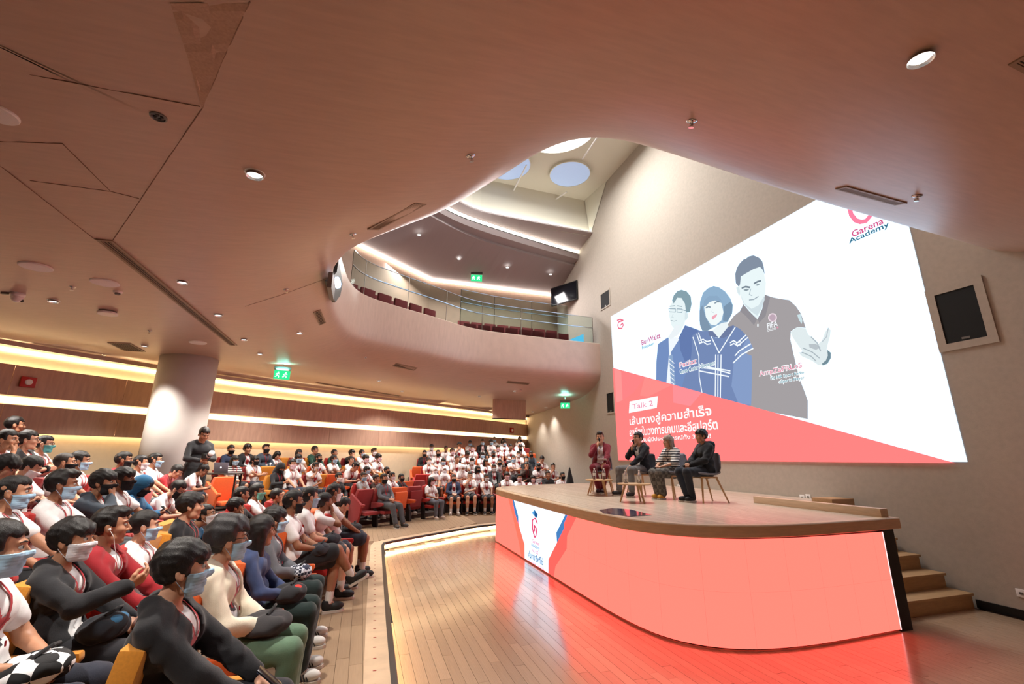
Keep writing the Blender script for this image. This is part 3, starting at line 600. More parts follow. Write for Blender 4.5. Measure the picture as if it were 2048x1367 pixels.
slide_text('FIFA', f8(1352, 670), f8(1440, 645), f8(1352, 625), (236, 240, 244), 0.02); slide_text('ONLINE', f8(1350, 692), f8(1425, 676), f8(1350, 678), (236, 240, 244), 0.02); slide_text('4', f8(1430, 672), f8(1448, 668), f8(1430, 652), (226, 130, 160), 0.02)
art([(295, 312), (712, 232), (695, 405), (285, 480)], (255, 252, 252), 'caption', f6); slide_text('Talk 2', f6(342, 425), f6(640, 370), f6(342, 350), (232, 126, 160), 0.004)
slide_text('เส้นทางสู่ความสำเร็จ', f6(300, 680), f6(1505, 560), f6(300, 530), (255, 250, 250), 0.02); slide_text('อาชีพในวงการเกมและอีสปอร์ต', f6(298, 820), f6(1590, 690), f6(298, 690), (255, 250, 250), 0.02); slide_text('เจาะลึกกับผู้มีประสบการณ์ทั้ง 3 ท่าน!', f6(300, 925), f6(1490, 850), f6(300, 850), (255, 250, 250), 0.02)
# ------------------------------------------------------------------ lamps of the hall, with added ones
M_LAMP = emis('downlight_glow', (255, 252, 246), 5.0)
M_REFL = mat('downlight_reflector', (235, 235, 235), 0.2, metal=0.8)
_dl_me = {}
def downlight(px, py, r, label, power=0.0, aim=None, col=(1, 0.93, 0.84), size=100, xy=None):
    if xy: p, n = Vector((*xy, ceil_z(*xy))), Vector((0, 0, -1))
    else: p, n = on_ceiling(px, py)
    M = frame(p, n)
    o = empty('downlight', p); o.matrix_world = M; tag(o, label, 'downlight', 'ceiling downlights')
    if 'ring' not in _dl_me:
        a = MB(); a.lathe([(0.80, -0.01), (0.82, 0.06), (1.0, 0.06), (1.0, -0.01)], 28, cap=False); _dl_me['ring'] = a.mesh('ring', M_WHITE, True)
        a = MB(); a.lathe([(0.82, 0.05), (0.72, -0.15), (0.5, -0.32), (0.38, -0.36)], 24, cap=False); _dl_me['reflector'] = a.mesh('reflector', M_REFL, True)
        a = MB(); a.lathe([(0.0, -0.16), (0.62, -0.16), (0.62, -0.20)], 20); _dl_me['bulb'] = a.mesh('bulb', M_LAMP, True)
        a = MB(); a.lathe([(0.84, 0.0), (0.84, 0.03)], 20); _dl_me['can'] = a.mesh('can', M_VENT, True)
    for k in ('ring', 'reflector', 'bulb'):
        c = link(k, _dl_me[k], o); c.scale = (r, r, r)
        if k != 'ring': c.location = (0, 0, 0.37 * r)
    if power:
        t = aim or (p[0], p[1], 0); spot_light('downlight_beam', p + n * 0.42 * r, t, power, col, size, 0.75, 0.09)
    return p
DL = [(510, 346, .085, 'bright downlight in the soffit left of the long slot vent end', 260, None), (1840, 112, .085, 'bright downlight in the soffit at the upper right', 35, None), (365, 562, .08, 'downlight beside the middle of the long slot vent', 260, None), (437, 628, .08, 'downlight near the far end of the long slot vent', 260, None),
      (107, 600, .08, 'downlight near the dome camera at left', 230, None), (289, 690, .08, 'small downlight beside the square ceiling vent at left', 230, None), (520, 706, .08, 'small downlight above the left exit sign', 230, None), (488, 677, .08, 'small downlight past the far end of the long slot vent', 230, None),
      (1065, 822, .08, 'small downlight near the right exit sign', 80, None), (1092, 814, .08, 'small downlight closest to the right exit sign', 80, None), (1030, 823, .07, 'small downlight behind the hanging baffle', 0, None)]
for px, py, r, lab, pw, aim in DL: downlight(px, py, r, lab, pw, aim)
# lamps added to brighten the hall: downlights in the soffit, spots in the well
for x, y, pw, lab in ((0.9, 1.4, 40, 'added downlight over the open floor behind the photographer'), (-2.6, 1.2, 220, 'added downlight over the near end of the left block'), (-5.2, 4.0, 240, 'added downlight over the far left seats'), (-6.2, 8.2, 240, 'added downlight over the rear left seats'), (-1.6, 10.6, 230, 'added downlight over the aisle between left and middle blocks'), (-2.6, 14.2, 200, 'added downlight over the rear of the middle block'), (1.2, 17.0, 200, 'added downlight over the back corner of the middle block'), (0.3, 15.2, 160, 'added downlight over the front of the middle block'), (4.3, 17.4, 210, 'added downlight over the front of the right block'), (6.6, 18.8, 210, 'added downlight over the rear of the right block'), (5.4, 16.2, 120, 'added downlight over the first row of the right block')):
    downlight(0, 0, .08, lab, pw, (x, y, 0), (1, 0.93, 0.86), 125, (x, y))
for x, y, tx, ty, tz, pw, lab in ((3.4, 7.6, 5.4, 8.4, 1.3, 1050, 'black spot lamp added in the well, aimed at the stage'), (2.8, 9.6, 0.6, 8.6, 0.2, 500, 'black spot lamp added in the well, aimed at the left block')):  # made-up spot cans, added to carry the extra beams
    d = (Vector((tx, ty, tz)) - Vector((x, y, 12.6))).normalized(); o = empty('added_spotlight', (x, y, 12.6)); o.matrix_world = frame(Vector((x, y, 12.6)), d); tag(o, lab, 'added_spotlight', 'added spotlights in the ceiling well')
    mb = MB(); mb.lathe([(.09, -.30), (.10, -.28), (.10, .0), (.085, .0), (.085, -.05)], 20); mb.obj('housing', M_BLACK, o); mb = MB(); mb.lathe([(.0, -.045), (.084, -.045), (.084, -.05)], 20); mb.obj('lamp', M_LAMP, o)
    mb = MB(); mb.tube([(0, 0, -.28), tuple(o.matrix_world.inverted() @ Vector((x, y, 13.02)))], .015, 6); mb.obj('stem', M_BLACK, o)
    spot_light('added_spotlight_beam', Vector((x, y, 12.6)) + d * 0.03, (tx, ty, tz), pw, (1, 0.97, 0.94), 46, 0.8, 0.15)
area_light('dome_light_glow', (5.2, 11.2, 12.7), (5.0, 10.4, 0), 3.0, 3.0, 270, (1, 0.98, 0.95))
area_light('balcony_fill', (3.4, 17.6, 9.6), (3.4, 16.0, 6), 8.0, 0.5, 190, (1, 0.93, 0.92))  # added fill that brightens the balcony, no fixture there
for k, q in enumerate(((838, 469), (918, 517), (1015, 534), (1101, 548))):
    p = at_z(*q, 10.25); d = np.array(sight(*q)); o = empty('downlight', p); tag(o, ['leftmost', 'second from left', 'third from left', 'rightmost'][k] + ' small downlight in the balcony ceiling', 'downlight', 'balcony downlights')
    for nm in ('ring', 'bulb'):
        c = link(nm, _dl_me[nm], o); c.scale = (0.09, 0.09, 0.09); c.location = (0, 0, 0.0 if nm == 'ring' else -0.03)
        c.rotation_euler = (PI, 0, 0)
# ------------------------------------------------------------------ small ceiling fixtures
def ceil_quad(name, label, cat, pts, frame_w=0.03, slats=8, dark=M_VENT, recess=0.02, fm=M_VENTF):
    P = [on_ceiling(*p) for p in pts]; c = sum((p for p, n in P), Vector()) / 4; n = sum((q for p, q in P), Vector()).normalized()
    e1 = (P[1][0] - P[0][0]) + (P[2][0] - P[3][0]); e2 = (P[3][0] - P[0][0]) + (P[2][0] - P[1][0])
    if e2.length > e1.length: e1, e2 = e2, e1
    x = e1 - n * e1.dot(n); L = x.length / 2; x.normalize(); y = n.cross(x); W = abs(e2.dot(y)) / 2
    M = frame(c, n, x); o = empty(name, c); o.matrix_world = M; tag(o, label, cat)
    a, b = L / 2, W / 2; f = min(frame_w, W * 0.2)
    mb = MB(); mb.box(-a + f, a - f, -b + f, b - f, 0.002, 0.005); mb.obj('backing', dark, o)
    mb = MB(); z0, z1 = -0.01, 0.014
    for q in ((-a, a, -b, -b + f), (-a, a, b - f, b), (-a, -a + f, -b + f, b - f), (a - f, a, -b + f, b - f)): mb.box(*q, z0, z1)
    mb.obj('frame', fm, o)
    for k in range(slats):
        yy = -b + f + (k + 0.5) * (W - 2 * f) / slats; mb = MB(); mb.box(-a + f, a - f, yy - 0.004, yy + 0.004, 0.004, 0.012); mb.obj('slat', M_VENTF, o)
    return o
ceil_quad('ceiling_vent', 'long slatted vent at the rim of the opening, left side', 'vent', [(731, 456), (832, 406), (851, 407), (760, 457)], slats=5)
ceil_quad('ceiling_vent', 'long slatted vent in the soffit above the right of the screen', 'vent', [(1667, 375), (1697, 372), (1818, 405), (1787, 408)], slats=5)
ceil_quad('ceiling_vent', 'small vent in the soffit below the projector niche', 'vent', [(625, 622), (642, 620), (652, 645), (638, 649)], slats=4)
ceil_quad('ceiling_vent', 'square vent in the ceiling left of the pillar', 'vent', [(214, 683), (262, 687), (292, 702), (248, 701)], slats=8)
ceil_quad('ceiling_vent', 'dark vent under the middle of the balcony', 'vent', [(786, 731), (791, 725.5), (834, 734), (829, 741)], slats=4)
ceil_quad('ceiling_vent', 'dark vent under the balcony nearest the screen', 'vent', [(1013, 765), (1015, 761), (1059, 765), (1057, 769)], slats=4)
ceil_quad('slot_vent', 'very long narrow slot vent running across the soffit', 'vent', [(190, 477), (226, 479), (473, 689), (460, 690)], slats=3, frame_w=0.035)
ceil_quad('slot_vent', 'thin dark slot in the ceiling right of the left exit sign', 'vent', [(630, 765), (636, 764), (803, 791), (797, 791.5)], slats=0)
ceil_quad('ceiling_vent', 'vent at the extreme upper right of the soffit', 'vent', [(2018, 128), (2075, 92), (2110, 110), (2060, 150)], slats=5)
_sp = MB(); _sp.lathe([(0.0, 0.0), (0.042, 0.0), (0.046, 0.006), (0.03, 0.012), (0.012, 0.016), (0.012, 0.03)], 16); _sp = _sp.mesh('escutcheon', M_CHROME, True)
_sh = MB(); _sh.box(-0.004, 0.004, -0.018, 0.018, 0.028, 0.055); _sh.box(-0.018, 0.018, -0.004, 0.004, 0.028, 0.034); _sh.lathe([(0.0, 0.054), (0.022, 0.054), (0.022, 0.058), (0.0, 0.058)], 10); _sh = _sh.mesh('head', M_CHROME)
for k, (px, py, lab) in enumerate(((941, 311, 'sprinkler above the long vent at the rim'), (1384, 241, 'sprinkler in the middle of the soffit over the opening'), (1834, 391, 'sprinkler right of the vent above the screen'), (705, 468, 'sprinkler beside the left end of the rim vent'), (572, 578, 'sprinkler left of the projector niche'), (145, 573, 'sprinkler near the round white speaker at left'), (299, 661, 'sprinkler above the square vent at left'), (208, 709, 'sprinkler just over the top cove at left'), (731, 714, 'sprinkler left of the dark balcony vent'), (1042, 779, 'sprinkler just under the right balcony vent'))):
    p, n = on_ceiling(px, py); o = empty('sprinkler', p); o.matrix_world = frame(p, n); tag(o, lab, 'sprinkler', 'ceiling sprinklers'); link('escutcheon', _sp, o); link('head', _sh, o)
for k, (px, py, r, lab) in enumerate(((72, 532, .17, 'flat round white ceiling speaker furthest left'), (210, 564, .17, 'flat round white ceiling speaker beside the smoke detector'), (396, 684, .17, 'flat round white ceiling speaker above the pillar'), (-6, 225, .12, 'round white fixture cut by the left edge high up'))):
    p, n = on_ceiling(px, py); o = empty('ceiling_speaker', p); o.matrix_world = frame(p, n); tag(o, lab, 'speaker', 'round ceiling speakers')
    mb = MB(); mb.lathe([(r, 0), (r, 0.012), (r * 0.96, 0.018)], 32); mb.obj('rim', M_WHITE, o, smooth=False); mb = MB(); mb.lathe([(r * 0.94, 0.016), (r * 0.94, 0.021), (0.02, 0.024)], 32); mb.obj('grille', mat('speaker_grille', (236, 236, 240), 0.7, noise=0.06, nscale=300), o)
p, n = on_ceiling(317, 232); o = empty('air_nozzle', p); o.matrix_world = frame(p, n); tag(o, 'small round metal air nozzle in the dark ceiling facet', 'vent')
mb = MB(); mb.lathe([(0.055, 0), (0.055, 0.012), (0.045, 0.016), (0.04, 0.006)], 24); mb.obj('ring', M_GREY, o)
for k in range(4): mb = MB(); a = k * PI / 2; mb.lathe([(0.012, 0.006), (0.012, 0.012)], 8, Mz((0.022 * math.cos(a), 0.022 * math.sin(a), 0))); mb.obj('hole', M_BLACK, o)
p, n = on_ceiling(236, 582); o = empty('smoke_detector', p); o.matrix_world = frame(p, n); tag(o, 'white smoke detector hanging next to a round speaker', 'detector')
mb = MB(); mb.lathe([(0.06, 0), (0.06, 0.02), (0.05, 0.032)], 24); mb.obj('base', M_WHITE, o); mb = MB(); mb.lathe([(0.036, 0.03), (0.036, 0.052), (0.026, 0.06)], 20); mb.obj('sensor', M_GREY, o)
p, n = on_ceiling(216, 622); o = empty('access_point', p); o.matrix_world = frame(p, n); tag(o, 'white octagonal wireless box on the ceiling', 'access point')
mb = MB(); mb.lathe([(0.13, 0.0), (0.13, 0.035)], 8); mb.obj('body', M_GREY, o); mb = MB(); mb.lathe([(0.15, 0.03), (0.15, 0.05), (0.14, 0.062)], 8); mb.obj('cover', M_WHITE, o)
p, n = on_ceiling(36, 586); o = empty('dome_camera', p); o.matrix_world = frame(p, n); tag(o, 'white dome security camera on a ceiling bracket at left', 'camera')
mb = MB(); mb.lathe([(0.085, 0.0), (0.085, 0.04), (0.075, 0.06)], 24); mb.obj('housing', M_WHITE, o, smooth=True); mb = MB(); mb.lathe([(0.07, 0.05)] + [(0.07 * math.cos(t), 0.075 + 0.07 * math.sin(t)) for t in np.linspace(0, PI / 2 * 0.98, 8)], 24); mb.obj('dome', M_WHITE, o, smooth=True)
mb = MB(); mb.lathe([(0.022, 0), (0.022, 0.03)], 12, Matrix.Translation((0.04, -0.02, 0.10)) @ Matrix.Rotation(0.9, 4, 'Y')); mb.obj('lens', M_BLACK, o); mb = MB(); mb.box(-0.19, -0.07, -0.02, 0.02, 0.0, 0.03); mb.obj('bracket', M_GREY, o)
# creases between ceiling panels
M_SEAM = mat('panel_seam', (128, 102, 88), 0.8)
def seam(pts, label, w=0.004):
    P = []
    for a, b in zip(pts[:-1], pts[1:]):
        for t in np.linspace(0, 1, 9)[:-1]:
            p, n = on_ceiling(a[0] + (b[0] - a[0]) * t, a[1] + (b[1] - a[1]) * t); P.append(p + n * 0.004)
    p, n = on_ceiling(*pts[-1]); P.append(p + n * 0.004)
    mb = MB(); mb.tube(P, w, 4); o = struct(mb.obj('trim_2', M_SEAM)); o['label'] = label
seam([(500, 2), (452, 105), (405, 215), (340, 310), (280, 400), (226, 479)], 'long seam where the curved soffit meets the flat ceiling facets')
seam([(60, 148), (400, 212)], 'pale seam across the upper left ceiling'); seam([(0, 282), (125, 286), (222, 382), (60, 360)], 'triangular hatch seam in the left ceiling'); seam([(0, 330), (190, 478)], 'seam running into the slot vent'); seam([(222, 382), (278, 396)], 'short seam beside the hatch')
seam([(490, 612), (560, 590), (648, 558)], 'faint seam left of the projector niche', 0.0025)
# perforated facet at the top
mb = MB(); rows = []
for t in np.linspace(0.01, 1, 14):
    py = 2 + t * 213; xl = np.interp(py, [2, 120, 215], [340, 378, 404]); xr = np.interp(py, [2, 105, 215], [499, 451, 405]); row = []
    for k in np.linspace(0, 1, 9): p, n = on_ceiling(xl + (xr - xl) * k, py); row.append(tuple(p + n * 0.008))
    rows.append(row)
mb.grid(rows); pf = struct(mb.obj('trim_3', M_CEILD, fix=False)); pf['label'] = 'perforated facet in the ceiling at the top'
# ------------------------------------------------------------------ exit signs, alarms
M_EXIT = emis('exit_green', (40, 190, 120), 1.2); M_EXITW = emis('exit_white', (225, 255, 240), 1.6)
def exit_sign(p, label, s=1.0, drop=0.22):
    d = Vector((CAM[0] - p[0], CAM[1] - p[1], 0)).normalized(); o = empty('exit_sign', p); o.matrix_world = frame(p, (0, 0, 1), d.cross(Vector((0, 0, -1))).normalized()); tag(o, label, 'exit sign', 'green exit signs')
    w, h = 0.20 * s, 0.115 * s
    mb = MB(); mb.box(-w - .01, w + .01, -0.03, 0.03, h * 1.2, h * 2.0); mb.obj('housing', M_GREY, o)
    mb = MB(); mb.box(-w, w, -0.012, 0.012, -h, h * 1.1); pl = mb.obj('sign_plate', M_EXIT, o)
    ys = -0.014
    for sx in (-0.5, 0.42):   # running figure and door, each in white
        mb = MB(); M = Matrix.Translation((sx * w, 0, 0)) @ Matrix.Scale(s, 4)
        for sgn in (-1, 1):
            y0 = sgn * 0.0135
            mb.lathe([(0.018, -0.0008), (0.018, 0.0008)], 12, M @ Matrix.Translation((0.008, y0, 0.07)) @ Matrix.Rotation(PI / 2, 4, 'X'))
            for a, b in (((0, .045), (-.015, -.005)), ((-.015, -.005), (.025, -.03)), ((.025, -.03), (.02, -.075)), ((-.015, -.005), (-.04, -.045)), ((-.04, -.045), (-.07, -.05)), ((0, .042), (.045, .015)), ((0, .042), (-.04, .03)), ((-.04, .03), (-.05, -.005))):
                a = Vector((a[0], y0, a[1])); b = Vector((b[0], y0, b[1])); mb.tube([M @ a, M @ b], 0.010 * s, 5)
        mb.obj('running_figure', M_EXITW, pl)
    mb = MB(); mb.tube([(0, 0, h * 2), (0, 0, h * 2 + drop)], 0.008, 6); mb.obj('rod', M_GREY, o)
    return o
for px, py, lab in ((567, 750, 'lit green exit sign hanging left, right of the pillar'), (1130, 811, 'lit green exit sign hanging under the balcony by the screen wall')):
    p, n = on_ceiling(px, py - 22); d = sight(px, py); t = (np.hypot(p[0], p[1])) / np.hypot(d[0], d[1]); q = CAM + d * t
    exit_sign(Vector((p[0], p[1], q[2])), lab, 1.0 if px < 600 else 0.95, max(0.02, p[2] - q[2] - 0.23))
    area_light('exit_sign_glow', (p[0], p[1] - 0.05, p[2] - 0.16), (p[0], p[1], p[2]), 0.3, 0.1, 2.2, (0.3, 1.0, 0.85))
p = at_z(953, 556, 9.85); exit_sign(Vector(p), 'lit green exit sign in the balcony ceiling', 1.25, 0.15)
M_ALARM = mat('alarm_red', (186, 44, 34), 0.4, spec=0.4)
def back_wall_hit(px, py, off=0.17):
    d = sight(px, py); best = None
    for a, b in zip(BW[:-1], BW[1:]):
        a = np.array(a); b = np.array(b); e = b - a; n = np.array([e[1], -e[0]]) / np.linalg.norm(e); a = a + n * off; den = d[0] * n[0] + d[1] * n[1]
        t = ((a - CAM[:2]) @ n) / den; p = CAM + d * t; s = (p[:2] - a) @ e / (e @ e)
        if 0 <= s <= 1 and t > 0: best = (p, n)
    return best
for px, py, s, lab in ((55, 764, 0.11, 'red fire alarm on the brown panel at left'), (1023, 860, 0.13, 'red fire alarm at the far right end of the back wall')):
    p, n = back_wall_hit(px, py); o = empty('fire_alarm', p); o.matrix_world = frame(Vector(p), (n[0], n[1], 0), (0, 0, 1)); tag(o, lab, 'alarm', 'fire alarms')
    mb = MB(); mb.box(-s, s, -s * 1.1, s * 1.1, 0, 0.05); mb.obj('housing', M_ALARM, o, bevel=0.012); mb = MB(); mb.lathe([(s * 0.55, 0.05), (s * 0.55, 0.07), (s * 0.4, 0.08)], 16); mb.obj('strobe', M_WHITE, o)
# hanging baffle under the balcony
d0 = at_z(988, 799, 4.42); D = 18.9
def at_y(px, py, y): d = sight(px, py); return CAM + d * (y / d[1])
a = at_y(986, 797, 18.0); b = at_y(1051, 838, 18.0)
o = empty('hanging_baffle', (0.5 * (a[0] + b[0]), 18.0, b[2])); tag(o, 'brown board hanging from the ceiling under the balcony', 'baffle')
mb = MB(); mb.box(-(b[0] - a[0]) / 2, (b[0] - a[0]) / 2, -0.04, 0.04, 0, a[2] - b[2]); mb.obj('board', M_PANEL, o); mb = MB(); mb.box(-(b[0] - a[0]) / 2, (b[0] - a[0]) / 2, -0.05, 0.05, -0.03, 0.0); mb.obj('bottom_rail', M_BLACK, o)
# ------------------------------------------------------------------ wall fixtures on the screen wall
def wall_speaker(pts, label, fr=0.05, lip=True):
    P = [at_x(*p, WX) for p in pts]; y0 = min(p[1] for p in P); y1 = max(p[1] for p in P); z0 = min(p[2] for p in P); z1 = max(p[2] for p in P)
    o = empty('wall_speaker', (WX, (y0 + y1) / 2, z0)); tag(o, label, 'speaker'); w = (y1 - y0) / 2; h = z1 - z0
    mb = MB(); mb.box(-0.012, 0.0, -w, w, 0, h); mb.obj('grille', M_DARKGLASS, o)
    mb = MB(); f = fr
    for q in ((-w - f, w + f, -f, 0), (-w - f, w + f, h, h + f), (-w - f, -w, 0, h), (w, w + f, 0, h)): mb.box(-0.022, 0, *q)
    mb.obj('frame', M_PLASTER, o)
    mb = MB(); mb.box(-0.016, -0.012, -0.05, 0.05, 0.03, 0.06); mb.obj('badge', M_GREY, o)
wall_speaker([(1870, 592), (1945, 570), (1977, 672), (1895, 687)], 'large black speaker recessed in the wall right of the screen', 0.11)
wall_speaker([(1202, 590), (1218, 584), (1220, 608), (1204, 612)], 'small black wall speaker above the left end of the screen', 0.05)
wall_speaker([(1214, 788), (1226, 784), (1229, 822), (1216, 825)], 'small black wall speaker below the left end of the screen', 0.05)
for px, py, lab in ((1605, 994, 'white socket plate on the wall above the stage, left of two'), (1617, 993, 'white switch plate on the wall above the stage, right of two'), (1358, 972, 'white socket plate low on the wall behind the seated speakers'), (2044, 1186, 'white socket plate at the right edge near the floor')):
    p = at_x(px, py, WX); o = empty('wall_socket', p); tag(o, lab, 'socket', 'wall sockets'); mb = MB(); mb.box(-0.012, 0, -0.055, 0.055, -0.05, 0.05); mb.obj('plate', M_WHITE, o, bevel=0.004)
    mb = MB(); mb.box(-0.016, -0.011, -0.02, 0.02, -0.015, 0.015); mb.obj('outlet', M_GREY, o)
# upper TV
o = empty('wall_screen', (8.15, 17.3, 9.35)); tag(o, 'dark display hanging on the upper wall beside the balcony', 'display'); o.rotation_euler = (0, 0, math.radians(-62))
mb = MB(); mb.box(-0.75, 0.75, -0.04, 0.04, -0.45, 0.45); mb.obj('housing', M_BLACK, o, bevel=0.01); mb = MB(); mb.box(-0.71, 0.71, -0.046, -0.04, -0.41, 0.41); mb.obj('panel', mat('display_glass', (18, 20, 26), 0.12), o); mb = MB(); mb.box(-0.05, 0.05, 0.04, 0.3, -0.05, 0.05); mb.obj('bracket', M_BLACK, o)
# projector niche in the left flank of the opening
npx = [(649, 562), (667, 543), (671, 518), (680, 566), (675, 590), (664, 604)]
npp = [at_x(*p, -0.86) for p in npx]
mb = MB(); mb.add([(-0.80, p[1], p[2]) for p in npp] + [(-0.86, p[1], p[2]) for p in npp], [list(range(6)), list(range(11, 5, -1))] + [(i, (i + 1) % 6, 6 + (i + 1) % 6, 6 + i) for i in range(6)])
pj = empty('projector', (-0.7, npp[0][1] + 0.6, 5.0)); tag(pj, 'projector glowing inside its dark niche beside the opening', 'projector')
o = mb.obj('niche', M_BLACK, pj); o.matrix_parent_inverse = Matrix.Translation(-Vector(pj.location))
lp_ = at_x(672, 565, -0.78); mb = MB(); mb.lathe([(0.11, 0), (0.11, 0.05), (0.09, 0.06)], 20, frame(Vector(lp_), (0.9, -0.35, 0.1))); o = mb.obj('lens', emis('projector_lens', (200, 225, 255), 3.0), pj); o.matrix_parent_inverse = Matrix.Translation(-Vector(pj.location))
lb = at_x(661, 572, -0.78); mb = MB(); mb.box(-0.02, 0.05, -0.35, 0.3, -0.15, 0.12, Matrix.Translation(Vector(lb))); o = mb.obj('body', M_GREY, pj); o.matrix_parent_inverse = Matrix.Translation(-Vector(pj.location))
# ------------------------------------------------------------------ balcony balustrade and seats
i0 = min(range(len(CT)), key=lambda i: abs(CT[i][0] - 8.35) + abs(CT[i][1] - 14.93)); i1 = min(range(len(CT)), key=lambda i: np.hypot(*(CT[i] - np.array([-0.7, 11.9]))))
def balustrade(path, z0, z1, rail_z, label):
    o = empty('glass_balustrade', (path[0][0], path[0][1], z0)); tag(o, label, 'balustrade'); inv = Matrix.Translation((-path[0][0], -path[0][1], -z0))
    n = len(path); step = max(1, n // max(1, int(round(np.sum(np.linalg.norm(np.diff(np.array(path), axis=0), axis=1)) / 1.6))))
    for k in range(0, n - 1, step):
        seg = path[k:min(k + step, n - 1) + 1]
        if len(seg) < 2: continue
        mb = MB(); R = sweep(seg, [(0.0, z0), (0.0, z1), (0.012, z1), (0.012, z0), (0.0, z0)]); mb.grid(R); q = mb.obj('pane', M_GLASS, o, fix=False); q.matrix_parent_inverse = inv
        mb = MB(); mb.tube([(*seg[0], z0), (*seg[0], z1)], 0.012, 6); q = mb.obj('post', M_CHROME, o); q.matrix_parent_inverse = inv
    for nm, z, r in (('top_edge', z1, 0.014), ('handrail', rail_z, 0.022)):
        mb = MB(); mb.tube([(*p, z) for p in path], r, 6); q = mb.obj(nm, M_CHROME, o); q.matrix_parent_inverse = inv
path = [tuple(CT[i] + NRM[i] * 0.10) for i in range(i0, i1 + 1, 2)]
balustrade(path, 6.44, 7.52, 7.08, 'glass balustrade with steel rails along the balcony edge')
balustrade([(3.0, 15.45), (4.4, 15.75), (6.0, 15.85), (7.6, 15.85)], 6.3, 8.2, 7.7, 'second glass screen standing behind the balcony edge')
M_SEATR = mat('balcony_seat_red', (120, 34, 40), 0.8, noise=0.1, nscale=60)
bm1 = MB(); bm1.box(-0.26, 0.26, -0.05, 0.05, 0.35, 0.92); bs_back = bm1.mesh('backrest', M_SEATR); bevel_mesh(bs_back, 0.02)
bm1 = MB(); bm1.box(-0.24, 0.24, -0.5, -0.05, 0.36, 0.46); bs_seat = bm1.mesh('seat', M_SEATR); bevel_mesh(bs_seat, 0.02)
bm1 = MB(); bm1.box(-0.05, 0.05, -0.3, -0.1, 0.0, 0.36); bs_leg = bm1.mesh('pedestal', M_BLACK)
kb = 0
for r, (p0, p1, z, n) in enumerate((((-1.15, 14.0), (2.2, 16.1), 6.5, 6), ((3.4, 16.9), (8.2, 17.0), 6.4, 8), ((3.4, 18.2), (8.2, 18.25), 6.9, 8), ((-1.7, 15.0), (1.4, 17.2), 6.9, 5))):
    mb = MB(); c = (np.array(p0) + np.array(p1)) / 2; e = np.array(p1) - np.array(p0); L = np.linalg.norm(e); ang = math.atan2(e[1], e[0])
    mb.box(-L / 2 - 0.3, L / 2 + 0.3, -0.9, 0.45, 5.45 - z, 0, None); o = mb.obj('floor_tier', M_CARPET); o.location = (c[0], c[1], z); o.rotation_euler = (0, 0, ang); struct(o, 'low tier carrying balcony seat row %d' % (r + 1))
    for k in range(n):
        q = np.array(p0) + e * (k + 0.5) / n; s = empty('balcony_seat', (q[0], q[1], z), ang); kb += 1
        tag(s, '%s dark red seat from the left in %s' % (['first', 'second', 'third', 'fourth', 'fifth', 'sixth', 'seventh', 'eighth', 'ninth'][k], ['the front balcony row, left section', 'the front balcony row by the screen wall', 'the rear balcony row by the screen wall', 'the rear balcony row, left section'][r]), 'seat', 'balcony seats')
        link('backrest', bs_back, s); link('seat', bs_seat, s); link('pedestal', bs_leg, s)
o = empty('blue_panel', at_x(1170, 690, 8.3)); p = o.location.copy(); tag(o, 'small bright cyan panel at the right end of the balcony edge', 'panel'); o.location = (7.6, 15.3, 6.46)
mb = MB(); mb.add([(-0.45, 0, 0), (0.42, 0, 0), (0.42, 0, 0.42), (-0.45, 0.03, 0), (0.42, 0.03, 0), (0.42, 0.03, 0.42)], [(0, 1, 2), (5, 4, 3), (0, 3, 4, 1), (1, 4, 5, 2), (2, 5, 3, 0)]); mb.obj('face', emis('cyan_panel', (90, 190, 236), 0.9), o)
